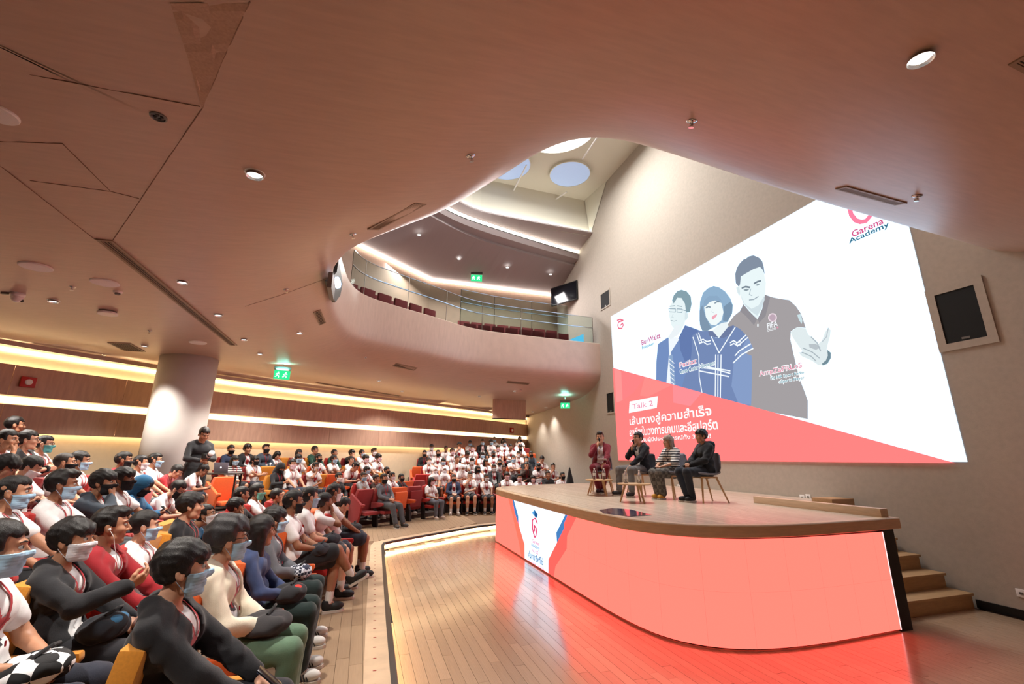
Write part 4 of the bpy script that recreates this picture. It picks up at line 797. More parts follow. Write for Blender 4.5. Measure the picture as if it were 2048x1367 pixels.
# ------------------------------------------------------------------ implicit-surface modelling for bodies and clothes
class Field:
    """smooth union of rounded cones and ellipsoids, meshed into one closed surface"""
    def __init__(s, k=0.03): s.p = []; s.k = k; s.carve = []
    def cone(s, a, b, ra, rb, k=None): s.p.append(('c', np.array(a, float), np.array(b, float), ra, rb, s.k if k is None else k)); return s
    def ell(s, c, r, R=None, k=None): s.p.append(('e', np.array(c, float), np.array(r, float), R, None, s.k if k is None else k)); return s
    def val(s, X, prim):
        t, a, b, ra, rb, k = prim
        if t == 'c':
            ab = b - a; L = ab @ ab + 1e-12; u = np.clip(((X - a) @ ab) / L, 0, 1); return np.sqrt((((X - a) - u[..., None] * ab) ** 2).sum(-1)) - (ra + (rb - ra) * u)
        q = X - a
        if ra is not None: q = q @ ra
        k0 = np.sqrt(((q / b) ** 2).sum(-1)); k1 = np.sqrt(((q / (b * b)) ** 2).sum(-1)) + 1e-9; return k0 * (k0 - 1) / k1
    def box(s):
        lo = np.full(3, 9e9); hi = -lo
        for t, a, b, ra, rb, k in s.p:
            if t == 'c': lo = np.minimum(lo, np.minimum(a - ra, b - rb)); hi = np.maximum(hi, np.maximum(a + ra, b + rb))
            else: m = b.max(); lo = np.minimum(lo, a - m); hi = np.maximum(hi, a + m)
        return lo, hi
    def at(s, X):
        F = np.full(X.shape[:-1], 1.0)
        for pr in s.p:
            d = s.val(X, pr); k = pr[5]; h = np.clip(0.5 + 0.5 * (F - d) / k, 0, 1); F = F * (1 - h) + d * h - k * h * (1 - h)
        for g in s.carve: F = np.maximum(F, g(X))
        return F
    def mesh(s, h, fn=None):
        lo, hi = s.box(); lo = lo - 3 * h - 0.01; hi = hi + 3 * h + 0.01; n = np.ceil((hi - lo) / h).astype(int) + 1
        ax = [lo[i] + h * np.arange(n[i]) for i in range(3)]
        F = np.full(n, 1.0)
        for pr in s.p:
            t, a, b, ra, rb, k = pr
            if t == 'c': l = np.minimum(a - ra, b - rb); u = np.maximum(a + ra, b + rb)
            else: m = b.max(); l = a - m; u = a + m
            m = k + 2.5 * h; i0 = np.maximum(((l - m - lo) / h).astype(int), 0); i1 = np.minimum(((u + m - lo) / h).astype(int) + 2, n)
            sl = tuple(slice(i0[i], i1[i]) for i in range(3)); X = np.stack(np.meshgrid(*[ax[i][sl[i]] for i in range(3)], indexing='ij'), -1)
            d = s.val(X, pr); f = F[sl]; hh = np.clip(0.5 + 0.5 * (f - d) / k, 0, 1); F[sl] = f * (1 - hh) + d * hh - k * hh * (1 - hh)
        if s.carve or fn:
            X = np.stack(np.meshgrid(*ax, indexing='ij'), -1)
            for g in s.carve: F = np.maximum(F, g(X))
            if fn: F = fn(F, X)
        return nets(F, lo, h)
_CO = np.array([[i, j, k] for i in (0, 1) for j in (0, 1) for k in (0, 1)])
_ED = [(a, b) for a in range(8) for b in range(a + 1, 8) if np.abs(_CO[a] - _CO[b]).sum() == 1]
def nets(F, lo, h):
    S = F < 0; c = np.zeros(tuple(np.array(F.shape) - 1), int)
    for o in _CO: c += S[o[0]:F.shape[0] - 1 + o[0], o[1]:F.shape[1] - 1 + o[1], o[2]:F.shape[2] - 1 + o[2]]
    act = (c > 0) & (c < 8); I = np.argwhere(act)
    if not len(I): return np.zeros((0, 3)), []
    idx = np.full(act.shape, -1); idx[act] = np.arange(len(I))
    V = np.stack([F[I[:, 0] + o[0], I[:, 1] + o[1], I[:, 2] + o[2]] for o in _CO], 1); acc = np.zeros((len(I), 3)); cnt = np.zeros(len(I))
    for a, b in _ED:
        m = (V[:, a] < 0) != (V[:, b] < 0); t = V[:, a] / (V[:, a] - V[:, b] + 1e-12); p = _CO[a] + t[:, None] * (_CO[b] - _CO[a]); acc[m] += p[m]; cnt[m] += 1
    P = lo + h * (I + acc / cnt[:, None]); Q = []
    for ax in range(3):
        o1, o2 = [i for i in range(3) if i != ax]; sl = [slice(None)] * 3; sl2 = [slice(None)] * 3; sl[ax] = slice(0, -1); sl2[ax] = slice(1, None)
        A = S[tuple(sl)]; B = S[tuple(sl2)]; E = np.argwhere(A != B)
        E = E[(E[:, o1] > 0) & (E[:, o2] > 0) & (E[:, o1] < F.shape[o1] - 1) & (E[:, o2] < F.shape[o2] - 1)]
        def cell(d1, d2): q = E.copy(); q[:, o1] += d1; q[:, o2] += d2; return idx[q[:, 0], q[:, 1], q[:, 2]]
        q = np.stack([cell(-1, -1), cell(0, -1), cell(0, 0), cell(-1, 0)], 1); fl = A[E[:, 0], E[:, 1], E[:, 2]]
        if ax == 1: fl = ~fl
        q[~fl] = q[~fl][:, ::-1]; Q.append(q)
    return P, np.concatenate(Q)
def to_mesh(name, parts, m=None):
    V = []; Fs = []; o = 0
    for v, f in parts: V.append(np.asarray(v, float)); Fs.append(np.asarray(f, np.int64) + o); o += len(v)
    V = np.concatenate(V); Q = np.concatenate(Fs); me = bpy.data.meshes.new(name)
    me.vertices.add(len(V)); me.vertices.foreach_set('co', V.ravel()); me.loops.add(Q.size); me.loops.foreach_set('vertex_index', Q.ravel().astype(np.int32)); me.polygons.add(len(Q))
    me.polygons.foreach_set('loop_start', np.arange(0, Q.size, 4, dtype=np.int32)); me.polygons.foreach_set('use_smooth', np.ones(len(Q), bool)); me.update(calc_edges=True); me.validate()
    if m: me.materials.append(m)
    return me
def mb_parts(mb):  # quads/tris of an MB as quad array
    return np.array(mb.v), np.array([list(f) if len(f) == 4 else [f[0], f[1], f[2], f[2]] for f in mb.f if len(f) in (3, 4)])
def Rx(a): c, s = math.cos(a), math.sin(a); return np.array([[1, 0, 0], [0, c, -s], [0, s, c]])
def Ry(a): c, s = math.cos(a), math.sin(a); return np.array([[c, 0, s], [0, 1, 0], [-s, 0, c]])
def Rz(a): c, s = math.cos(a), math.sin(a); return np.array([[c, -s, 0], [s, c, 0], [0, 0, 1]])
RAD = math.radians

# ------------------------------------------------------------------ head, face, hair, mask (head space: +Y looks ahead, origin at ear height)
def head_field():
    f = Field(0.02)
    f.ell((0, -0.014, 0.030), (0.076, 0.095, 0.086)); f.ell((0, 0.020, -0.030), (0.060, 0.070, 0.086)); f.cone((-0.032, 0.028, -0.078), (0.032, 0.028, -0.078), 0.030, 0.030); f.ell((0, 0.066, -0.098), (0.026, 0.022, 0.020))
    for s in (-1, 1): f.ell((s * 0.038, 0.056, -0.022), (0.026, 0.026, 0.024), k=0.018); f.cone((s * 0.012, 0.084, 0.030), (s * 0.042, 0.072, 0.031), 0.009, 0.007, k=0.012)
    f.cone((0, 0.088, 0.012), (0, 0.108, -0.022), 0.007, 0.011, k=0.010)
    for s in (-1, 1): f.ell((s * 0.013, 0.093, -0.028), (0.010, 0.011, 0.008), k=0.006)
    f.cone((-0.018, 0.084, -0.056), (0.018, 0.084, -0.056), 0.006, 0.006, k=0.007); f.cone((-0.015, 0.084, -0.067), (0.015, 0.084, -0.067), 0.007, 0.007, k=0.007)
    for s in (-1, 1): f.ell((s * 0.078, -0.010, -0.004), (0.009, 0.020, 0.031), k=0.006); f.ell((s * 0.081, -0.004, -0.026), (0.006, 0.010, 0.012), k=0.005)
    for s in (-1, 1):
        c = np.array([s * 0.031, 0.094, 0.010]); f.carve.append(lambda X, c=c: -(np.sqrt((((X - c) / np.array([1.25, 1, 0.55])) ** 2).sum(-1)) - 0.0150))
        e = np.array([s * 0.088, -0.004, 0.002]); f.carve.append(lambda X, e=e: -(np.sqrt((((X - e) / np.array([0.6, 1, 1.5])) ** 2).sum(-1)) - 0.010))
    return f
HEADF = head_field(); HEADT = {'near': HEADF.mesh(0.0062), 'far': HEADF.mesh(0.0105)}
def hair_noise(X, a, q=1.0): return a * (np.sin(95 * q * X[..., 0] + 30 * X[..., 2]) * np.sin(70 * q * X[..., 1] + 1.3) + 0.6 * np.sin(160 * q * X[..., 0] - 60 * X[..., 1]) * np.sin(120 * q * X[..., 2]))
def hair_mesh(style, h=0.0085):
    f = Field(0.02); x_, y_, z_ = 0, 1, 2; amp = 0.003
    def cap(t, top, sides): f.ell((0, -0.016, 0.030 + top * 0.5), (0.076 + sides, 0.097 + t, 0.087 + top))
    if style == 'short': cap(0.010, 0.016, 0.007)
    elif style == 'fade':
        f.ell((0, -0.016, 0.028), (0.0785, 0.0985, 0.088)); f.ell((0, 0.000, 0.072), (0.066, 0.088, 0.058)); amp = 0.0035
    elif style == 'mop': cap(0.013, 0.017, 0.013); f.ell((0, 0.048, 0.060), (0.066, 0.050, 0.042)); amp = 0.0055
    elif style == 'quiff': cap(0.010, 0.014, 0.006); f.ell((0, 0.030, 0.100), (0.062, 0.070, 0.034)); amp = 0.005
    elif style == 'curly': cap(0.022, 0.034, 0.020); amp = 0.009
    elif style == 'buzz': cap(0.002, 0.004, 0.003); amp = 0.0
    elif style in ('long', 'bob', 'bun'):
        cap(0.018, 0.016, 0.016); dz = {'long': -0.34, 'bob': -0.12, 'bun': -0.13}[style]
        for s in (-1, 1): f.cone((s * 0.066, -0.02, 0.02), (s * 0.082, -0.02 if style != 'long' else -0.03, dz), 0.036, 0.028)
        f.cone((0, -0.075, 0.0), (0, -0.085, dz), 0.055, 0.050); f.cone((-0.05, -0.06, 0.0), (-0.055, -0.07, dz), 0.045, 0.04); f.cone((0.05, -0.06, 0.0), (0.055, -0.07, dz), 0.045, 0.04)
        if style == 'bun': f.ell((0, -0.055, 0.142), (0.022, 0.022, 0.026), k=0.006)
    def fn(F, X):
        x, y, z = X[..., 0], X[..., 1], X[..., 2]
        F = F - hair_noise(X, amp, 0.6 if style == 'curly' else 1.0)
        low = {'mop': 0.028, 'quiff': 0.066, 'long': 0.040, 'bob': 0.030, 'bun': 0.034, 'curly': 0.058}.get(style, 0.060)
        low = low + 0.007 * np.sin(120 * x) + 0.005 * np.sin(210 * x + 1)
        face = np.minimum(y - (0.030 - 0.25 * np.maximum(0.0, -z)), low - z)          # >0 inside the face opening
        if style == 'long': face = np.minimum(face, 0.068 - np.abs(x) + 0.25 * np.maximum(0, z))
        F = np.maximum(F, face)
        if style not in ('long', 'bob', 'bun'):
            drop = np.where(y < -0.03, -0.070, {'mop': -0.022}.get(style, 0.000) - 0.9 * np.clip(-0.005 - y, 0, 0.08))
            F = np.maximum(F, drop - z)
        return F
    P, Q = f.mesh(h, fn); return to_mesh('hair_' + style, [(P, Q)])
def mask_mesh():
    f = head_field(); f.k = 0.02
    def fn(F, X):
        x, y, z = X[..., 0], X[..., 1], X[..., 2]; top = -0.012 + 0.10 * np.maximum(0, 0.03 - np.abs(x)); reg = np.maximum.reduce([z - top, -0.116 - z, 0.016 + 0.25 * np.maximum(0, -0.08 - z) - y, np.abs(x) - 0.075])
        return np.maximum(F - 0.010 - 0.0014 * np.sin(z * 420), reg)
    P, Q = f.mesh(0.0055, fn); b = MB()
    for s in (-1, 1):
        for z0, z1 in ((-0.026, 0.022), (-0.095, -0.032)): b.tube([(s * 0.064, 0.024, z0), (s * 0.080, 0.002, (z0 + z1) / 2), (s * 0.086, -0.022, z1)], 0.0016, 5)
    return to_mesh('face_mask', [(P, Q), mb_parts(b)])
def hood_mesh():
    f = Field(0.03); f.ell((0, -0.022, 0.028), (0.108, 0.128, 0.120)); f.cone((0, -0.05, -0.06), (0, -0.06, -0.14), 0.10, 0.11)
    def fn(F, X):
        x, y, z = X[..., 0], X[..., 1], X[..., 2]; op = np.minimum(y - 0.035 + 0.15 * z, 0.078 - np.sqrt(x * x * 1.2 + ((z + 0.03) * 0.62) ** 2)); inner = -(np.sqrt((x / 0.090) ** 2 + ((y + 0.01) / 0.115) ** 2 + ((z - 0.02) / 0.106) ** 2) - 1) * 0.09
        return np.maximum(np.maximum(F + 0.002 * np.sin(60 * z + 40 * x), op), np.where(z > -0.08, inner, -1))
    P, Q = f.mesh(0.009, fn); return to_mesh('hood', [(P, Q)])
def cap_mesh():
    f = Field(0.01); f.ell((0, -0.014, 0.045), (0.086, 0.106, 0.088)); P, Q = f.mesh(0.009, lambda F, X: np.maximum(F, 0.045 - X[..., 2]))
    b = Field(0.01); b.ell((0, 0.100, 0.050), (0.072, 0.085, 0.010)); P2, Q2 = b.mesh(0.008, lambda F, X: np.maximum(F, 0.05 - X[..., 1])); return to_mesh('cap', [(P, Q), (P2, Q2)])
def veil_mesh():
    f = Field(0.03); f.ell((0, -0.018, 0.030), (0.088, 0.110, 0.100)); f.cone((0, -0.01, -0.08), (0, 0.02, -0.20), 0.078, 0.125)
    P, Q = f.mesh(0.010, lambda F, X: np.maximum(F + 0.002 * np.sin(70 * X[..., 2] + 50 * X[..., 0]), np.minimum(X[..., 1] - 0.035, 0.060 - np.sqrt(X[..., 0] ** 2 + ((X[..., 2] + 0.02) * 0.72) ** 2)))); return to_mesh('veil', [(P, Q)])
def eyes_mesh():
    b = MB()
    for s in (-1, 1):
        M = Matrix.Translation((s * 0.031, 0.0745, 0.010)); b.cur = 0
        b.lathe([(0.0115 * math.sin(t), -0.0115 * math.cos(t)) for t in np.linspace(0.05, PI - 0.05, 8)], 12, M); b.cur = 1
        b.lathe([(0.0066, 0.0), (0.0066, 0.0018), (0.003, 0.0026)], 10, Matrix.Translation((s * 0.031, 0.0850, 0.010)) @ Matrix.Rotation(-PI / 2, 4, 'X'))
    return b
def glasses_mesh():
    b = MB()
    for s in (-1, 1):
        b.tube([(s * 0.033 + 0.025 * math.cos(t), 0.106 - 0.012 * abs(0.025 * math.cos(t) * s + 0.033) / 0.06, 0.008 + 0.018 * math.sin(t)) for t in np.linspace(0, 2 * PI, 15)], 0.0020, 5); b.tube([(s * 0.058, 0.095, 0.014), (s * 0.080, 0.03, 0.016), (s * 0.084, -0.02, 0.004)], 0.0020, 5)
    b.tube([(-0.008, 0.104, 0.012), (0, 0.107, 0.014), (0.008, 0.104, 0.012)], 0.0018, 5); return to_mesh('glasses', [mb_parts(b)])
def brows_mesh():
    f = Field(0.004)
    for s in (-1, 1): f.cone((s * 0.014, 0.092, 0.031), (s * 0.032, 0.087, 0.036), 0.0042, 0.0042); f.cone((s * 0.032, 0.087, 0.036), (s * 0.048, 0.074, 0.031), 0.0042, 0.003)
    return to_mesh('eyebrows', [f.mesh(0.004)])
HAIR = {k: hair_mesh(k) for k in ('short', 'fade', 'mop', 'quiff', 'curly', 'buzz', 'long', 'bob', 'bun')}
MASK = mask_mesh(); HOOD = hood_mesh(); CAPM = cap_mesh(); VEIL = veil_mesh(); GLS = glasses_mesh(); BROW = brows_mesh()
_eb = eyes_mesh(); EYES = _eb.mesh('eyes', [mat('eye_white', (186, 176, 168), 0.3), mat('iris', (40, 26, 20), 0.2)], True)

# ------------------------------------------------------------------ hands (right hand, palm down, fingers along +Y, thumb towards -X)
def hand_template(curl, h):
    f = Field(0.010); f.cone((0, -0.03, 0), (0, 0.012, 0), 0.026, 0.027)
    kn = [(-0.031, 0.082, 0.002), (-0.010, 0.090, 0.004), (0.011, 0.087, 0.003), (0.030, 0.077, 0.0)]
    for k in kn: f.cone((k[0] * 0.55, 0.010, 0), k, 0.019, 0.0125)
    for i, (k, L) in enumerate(zip(kn, ((0.042, 0.026, 0.020), (0.046, 0.030, 0.021), (0.043, 0.028, 0.020), (0.033, 0.021, 0.018)))):
        a = 0.0; p = np.array(k); sp = (i - 1.5) * 0.09
        for j, l in enumerate(L):
            a -= curl[j] * (1 + 0.08 * i); q = p + l * np.array([math.sin(sp) * math.cos(a), math.cos(a) * math.cos(sp), math.sin(a)]); f.cone(p, q, 0.0098 - 0.0009 * j, 0.0092 - 0.0009 * j, k=0.004); p = q
    t = [np.array(q) for q in ((-0.018, 0.018, -0.004), (-0.044, 0.046, -0.014), (-0.054 + 0.012 * curl[0], 0.074, -0.022 - 0.012 * curl[1]), (-0.050 + 0.024 * curl[0], 0.096, -0.026 - 0.02 * curl[1]))]
    for i in range(3): f.cone(t[i], t[i + 1], 0.0165 - 0.003 * i, 0.0135 - 0.0022 * i, k=0.006)
    return f.mesh(h)
CURL = {'flat': (0.25, 0.3, 0.2), 'relax': (0.55, 0.65, 0.4), 'grip': (1.15, 1.25, 0.7)}
HANDT = {(c, q): hand_template(CURL[c], 0.0050 if q == 'near' else 0.0095) for c in CURL for q in ('near', 'far')}

# ------------------------------------------------------------------ poses
def ik(S, W, l1, l2, pole):
    S = np.array(S, float); W = np.array(W, float); d = W - S; L = np.linalg.norm(d)
    if L > (l1 + l2) * 0.995: W = S + d / L * (l1 + l2) * 0.995; d = W - S; L = np.linalg.norm(d)
    a = (l1 * l1 - l2 * l2 + L * L) / (2 * L); hh = math.sqrt(max(l1 * l1 - a * a, 0)); u = d / L; p = np.array(pole, float); p = p - u * p.dot(u); p /= np.linalg.norm(p)
    return S + u * a + p * hh, W
POSES = {
 'lap':    dict(lean=-6, wl=(-.13, .33, .63), wr=(.13, .31, .63), hand='flat', palm=(0, .2, -1)),
 'clasp':  dict(lean=-4, wl=(-.075, .24, .66), wr=(.075, .24, .67), hand='relax', palm=(0, -.3, -1), into=1),
 'fold':   dict(lean=-5, wl=(.10, .175, .83), wr=(-.10, .195, .79), hand='flat', palm=(0, -1, 0), pole=(1, -.2, -.6)),
 'phone':  dict(lean=4, hp=-26, wl=(-.06, .33, .80), wr=(.06, .33, .80), hand='grip', palm=(0, -.2, 1), into=.4),
 'chin':   dict(lean=2, wl=(.06, .22, .70), wr=(.035, .145, 1.035), hand='relax', palm=(0, -1, .2), upr=1, pole=(1, .3, -.8)),
 'lean':   dict(lean=24, hp=12, wl=(-.05, .46, .64), wr=(.05, .46, .64), hand='relax', palm=(0, -.2, -1), into=.7, pole=(1, -.2, -.4)),
 'bow':    dict(lean=30, hp=-32, wl=(-.06, .46, .70), wr=(.06, .46, .70), hand='grip', palm=(0, -.2, 1), into=.4),
 'mic':    dict(lean=-3, wl=(-.10, .34, .62), wr=(.055, .155, 1.00), hand='grip', palm=(-.6, -.3, .2), upr=1, pole=(.55, .1, -.9), legs='ankle'),
 'mic2':   dict(lean=2, wl=(-.10, .34, .62), wr=(.045, .165, .98), hand='grip', palm=(-.6, -.3, .2), upr=1, pole=(.7, .1, -.9), legs='apart'),
 'rest':   dict(lean=2, wl=(-.06, .28, .66), wr=(.10, .30, .66), hand='grip', palm=(0, -.2, -1), into=.5, legs='tuck'),
 'cross':  dict(lean=-2, wl=(-.05, .27, .66), wr=(.06, .29, .67), hand='relax', palm=(0, -.2, -1), into=.6, legs='ankle'),
 'gest':   dict(lean=-5, wl=(-.10, .32, .66), wr=(.10, .34, .90), hand='relax', palm=(-.7, 0, .6), upr=.4),
 'crossed': dict(lean=-8, wl=(-.06, .26, .67), wr=(.06, .24, .67), hand='relax', palm=(0, -.3, -1), into=.8, legs='cross'),
 'slouch': dict(lean=-12, wl=(-.07, .22, .66), wr=(.07, .22, .66), hand='relax', palm=(0, -.3, -1), into=.9, legs='out'),
 'stand':  dict(lean=4, hp=-26, stand=True, wl=(-.03, .26, 1.10), wr=(.07, .27, 1.06), hand='grip', palm=(0, -.3, -.6), into=.8),
}
POSE_CACHE = {}
def pose_geo(name, yaw, q):
    key = (name, yaw, q)
    if key in POSE_CACHE: return POSE_CACHE[key]
    d = POSES[name]; st = d.get('stand'); hz = 0.90 if st else 0.53; lean = RAD(d.get('lean', 0)); B = Rx(-lean); hip = np.array([0, 0, hz])
    def up(x, y, z): return hip + B @ (np.array([x, y, z + (0 if not st else 0)]))
    J = {}
    J['pel'] = (hip + [-0.07, -0.02, 0.03], hip + [0.07, -0.02, 0.03]); J['wai'] = (up(-.055, -.03, .17), up(.055, -.03, .17)); J['che'] = (up(-.075, -.035, .36), up(.075, -.035, .36)); J['sho'] = (up(-.125, -.045, .452), up(.125, -.045, .452)); J['nb'] = up(0, -.045, .50)
    hp = RAD(d.get('hp', 0)) ; HR = Rz(RAD(yaw)) @ Rx(hp); hc = up(0, -0.005, .645) + HR @ np.array([0, 0.015, 0.0]); J['hc'] = hc; J['HR'] = HR
    for s, nm in ((-1, 'l'), (1, 'r')):
        S = up(s * .170, -.045, .438); W = np.array(d['w' + nm]) + (np.array([0, 0, 0]));
        if lean > 0.2: pass
        pole = np.array(d.get('pole', (1, -.45, -.75))) * np.array([s, 1, 1]); E, W = ik(S, W, .275, .245, pole); J['s' + nm], J['e' + nm], J['w' + nm] = S, E, W
        lg = d.get('legs', 'std'); kx, ky, kz = s * .12, .43, .53; ax, ay = s * .12, .42; az = .10; toe = np.array([s * .03, .15, -.05])
        if st: kx, ky, kz = s * .095, .03, .49; ax, ay = s * .10, -.02
        elif lg == 'apart': kx = s * .19; ax = s * .20; ay = .44
        elif lg == 'out': ay = .60; ky = .44; kz = .50; az = .09
        elif lg == 'tuck': ay = .34; ax = s * .06; kx = s * .09
        elif lg == 'ankle': ax, ay = s * .03, (.36 if s > 0 else .30); kx = s * .14
        elif lg == 'cross' and s > 0: kx, ky, kz = -.02, .44, .64; ax, ay, az = -.10, .62, .34; toe = np.array([-.02, .14, .02])
        elif lg == 'cross': kx = -.08; ax = -.02; ay = .40
        J['h' + nm + 'p'] = hip + np.array([s * .085, 0, 0]); J['k' + nm] = np.array([kx, ky, kz]); J['a' + nm] = np.array([ax, ay, az]); J['t' + nm] = J['a' + nm] + toe
    J['stand'] = st; J['B'] = B
    f = Field(0.035)
    f.cone(*J['pel'], .115, .115); f.cone(*J['wai'], .100, .100); f.cone(*J['che'], .108, .108); f.cone(*J['sho'], .050, .050); f.cone(J['nb'], hc + HR @ np.array([0, -.012, -.07]), .056, .050)
    for n in 'lr':
        f.cone(J['s' + n], J['e' + n], .044, .037); f.cone(J['e' + n], J['w' + n], .040, .026, k=0.02); f.cone(J['h' + n + 'p'], J['k' + n], .088, .058); f.cone(J['k' + n], J['k' + n] * .62 + J['a' + n] * .38, .056, .055, k=.02); f.cone(J['k' + n] * .62 + J['a' + n] * .38, J['a' + n], .055, .036, k=.02); f.cone(J['a' + n], J['a' + n] * .45 + J['t' + n] * .55, .034, .022, k=.015)
    parts = [f.mesh(0.015 if q == 'near' else 0.026)]
    hv, hq = HEADT[q]; parts.append((1.06 * hv @ HR.T + hc, hq))
    pal0 = np.array(d['palm'], float)
    for s, n in ((-1, 'l'), (1, 'r')):
        W = J['w' + n]; fd = W - J['e' + n]; fd /= np.linalg.norm(fd)
        if d.get('upr') and n == 'r': fd = fd * (1 - .5 * d['upr']) + np.array([-.3, 0, .9]) * d['upr'] * .5
        if d.get('into'): fd = fd + np.array([-s * .8, 0.1, 0]) * d['into']
        fd /= np.linalg.norm(fd); pal = pal0 * np.array([s if d.get('upr') and n == 'r' else 1, 1, 1])
        if d.get('upr') and n == 'l': pal = np.array([0, .2, -1.0])
        zz = -(pal - fd * pal.dot(fd)); zz /= np.linalg.norm(zz); xx = np.cross(fd, zz); Mh = np.stack([xx, fd, zz], 1); J['H' + n] = (Mh, W)
        hm = d['hand'] if not (d.get('upr') and n == 'l') else 'flat'
        v, fq = HANDT[(hm, q)]; v = v * np.array([s, 1, 1]); fq = fq if s > 0 else fq[:, ::-1]; parts.append((v @ Mh.T + W, fq))
    J['f'] = f; J['body'] = to_mesh('body', parts); POSE_CACHE[key] = J
    return J
GARM = {}
def garment(name, pose, yaw, q):
    key = (name, pose, yaw, q)
    if key in GARM: return GARM[key]
    J = pose_geo(pose, yaw, q); f = Field(0.03); h = 0.014 if q == 'near' else 0.025; B = J['B']; hip = (J['pel'][0] + J['pel'][1]) / 2; fn = None
    def wr(F, X, a=0.003):
        x, y, z = X[..., 0], X[..., 1], X[..., 2]; w1 = np.sin(9 * x + 7 * z + 2) + np.sin(8 * y - 6 * z)
        return F + a * (np.sin(24 * z + 31 * x + 6 * w1) * np.sin(9 * y + 11 * x + 1) + 0.8 * np.sin(33 * y - 27 * x + 12 * z + 5 * w1))
    def lerp(a, b, t): return a * (1 - t) + b * t
    if name in ('tee', 'inner', 'sleeves', 'jacket', 'open_jacket', 'poncho'):
        e = {'tee': .007, 'inner': .004, 'sleeves': .010, 'jacket': .020, 'open_jacket': .018, 'poncho': .018}[name]
        a, b = J['pel']; f.cone(a + [0, 0, .03], b + [0, 0, .03], .116 + e, .116 + e)
        if name in ('jacket', 'open_jacket', 'poncho'): f.cone(a + [0, 0, -.02], b + [0, 0, -.02], .112 + e, .112 + e)
        f.cone(*J['wai'], .106 + e, .106 + e); f.cone(*J['che'], .110 + e, .110 + e); f.cone(*J['sho'], .052 + e, .052 + e, k=.03)
        for s_ in (0, 1): f.cone(J['nb'] + B @ np.array([(.05 if s_ else -.05), -.02, .005]), J['sho'][s_], .034 + e, .046 + e, k=.03)
        for n in 'lr':
            S, E_, W = J['s' + n], J['e' + n], J['w' + n]
            if name == 'inner': continue
            if name == 'tee': f.cone(S, lerp(S, E_, .60), .045 + e, .054 + e, k=.02)
            elif name == 'poncho': f.cone(S, lerp(S, E_, .98), .048 + e, .070 + e, k=.03)
            else: f.cone(S, E_, .046 + e, .041 + e, k=.02); f.cone(E_, lerp(E_, W, .96), .042 + e, .030 + e, k=.02)
        if name in ('jacket', 'open_jacket'):
            nb = J['nb']
            for t in np.linspace(0.15 if name == 'open_jacket' else 0, 1, 9)[:-1 if name == 'open_jacket' else None]:
                pass
            f.cone(nb + B @ np.array([-.06, -.055, .02]), nb + B @ np.array([.06, -.055, .02]), .034, .034, k=.02)
            for s in (-1, 1): f.cone(nb + B @ np.array([s * .065, -.05, .02]), nb + B @ np.array([s * .055, .06, -.05]), .030, .020, k=.02)
        nbp = J['nb'] + B @ np.array([0, .03, .05]); wcut = 0.075
        Bi = B.T; o = J['che'][0] * .5 + J['che'][1] * .5
        def fn(F, X, nm=name):
            F = wr(F, X, 0.0022 if nm == 'tee' else 0.004)
            F = np.maximum(F, (.056 if 'jacket' in nm else .066) - np.sqrt((((X - nbp) * np.array([1, .9, 1])) ** 2).sum(-1)))          # neckline
            if nm == 'open_jacket':
                L = (X - o) @ Bi.T; F = np.maximum(F, np.minimum(L[..., 1] - .02, .062 + .12 * np.maximum(0, -L[..., 2]) * .6 - np.abs(L[..., 0])))
            return F
    elif name in ('trousers', 'shorts', 'wide_trousers'):
        e = {'trousers': .014, 'shorts': .022, 'wide_trousers': .034}[name]; a, b = J['pel']; f.cone(a, b, .114 + .010, .114 + .010)
        for n in 'lr':
            H, K, A = J['h' + n + 'p'], J['k' + n], J['a' + n]
            if name == 'shorts': f.cone(H, lerp(H, K, .86), .090 + e * .7, .068 + e * 1.3)
            else: f.cone(H, K, .090 + e, .060 + e); f.cone(K, lerp(K, A, .93), .058 + e, .046 + e * 1.1, k=.02)
        def fn(F, X): return wr(F, X, 0.003)
    elif name == 'socks':
        for n in 'lr': K, A, T = J['k' + n], J['a' + n], J['t' + n]; f.cone(lerp(A, K, .26), A, .045, .041, k=.01)
    P, Q = f.mesh(h, fn); J['g_' + name] = f
    me = to_mesh(name, [(P, Q)]); GARM[key] = me; return me
def chest_points(J, f, pts):
    """drop points (x, z) onto the front of a garment"""
    ys = np.arange(0.55, -0.30, -0.006); out = []
    X = np.stack(np.meshgrid(np.arange(len(pts)), ys, indexing='ij'), -1); P = np.zeros(X.shape[:2] + (3,)); P[..., 0] = np.array([p[0] for p in pts])[:, None]; P[..., 2] = np.array([p[1] for p in pts])[:, None]; P[..., 1] = ys[None, :]
    F = f.at(P)
    for i in range(len(pts)):
        w = np.argmax(F[i] < 0.0065); out.append((pts[i][0], ys[w] if F[i][w] < 0.0065 else -0.1, pts[i][1]))
    return out
def strap_mesh(J, f, name='lanyard'):
    z0 = J['nb'][2] + 0.00; n = 9; b = MB(); zb = J['che'][0][2] - 0.115
    for s in (-1, 1):
        pts = [(s * (0.062 - 0.056 * t), z0 - 0.005 + (zb - z0) * t) for t in np.linspace(0, 1, n)]; P = chest_points(J, f, pts); P = [tuple(J['nb'] + J['B'] @ np.array([s * .058, -.045, .035]))] + P
        R = [[(p[0] - 0.0075, p[1] + 0.0035, p[2]), (p[0] + 0.0075, p[1] + 0.0035, p[2])] for p in P]; b.grid(R)
    P = chest_points(J, f, [(-.032, zb - .02), (.032, zb - .02), (.032, zb - .11), (-.032, zb - .11)]); y = max(p[1] for p in P) + 0.006
    b.tube([(0, y - 0.003, zb + .004), (0, y, zb - .02)], 0.004, 5)
    return to_mesh(name, [mb_parts(b)]), (y, zb)
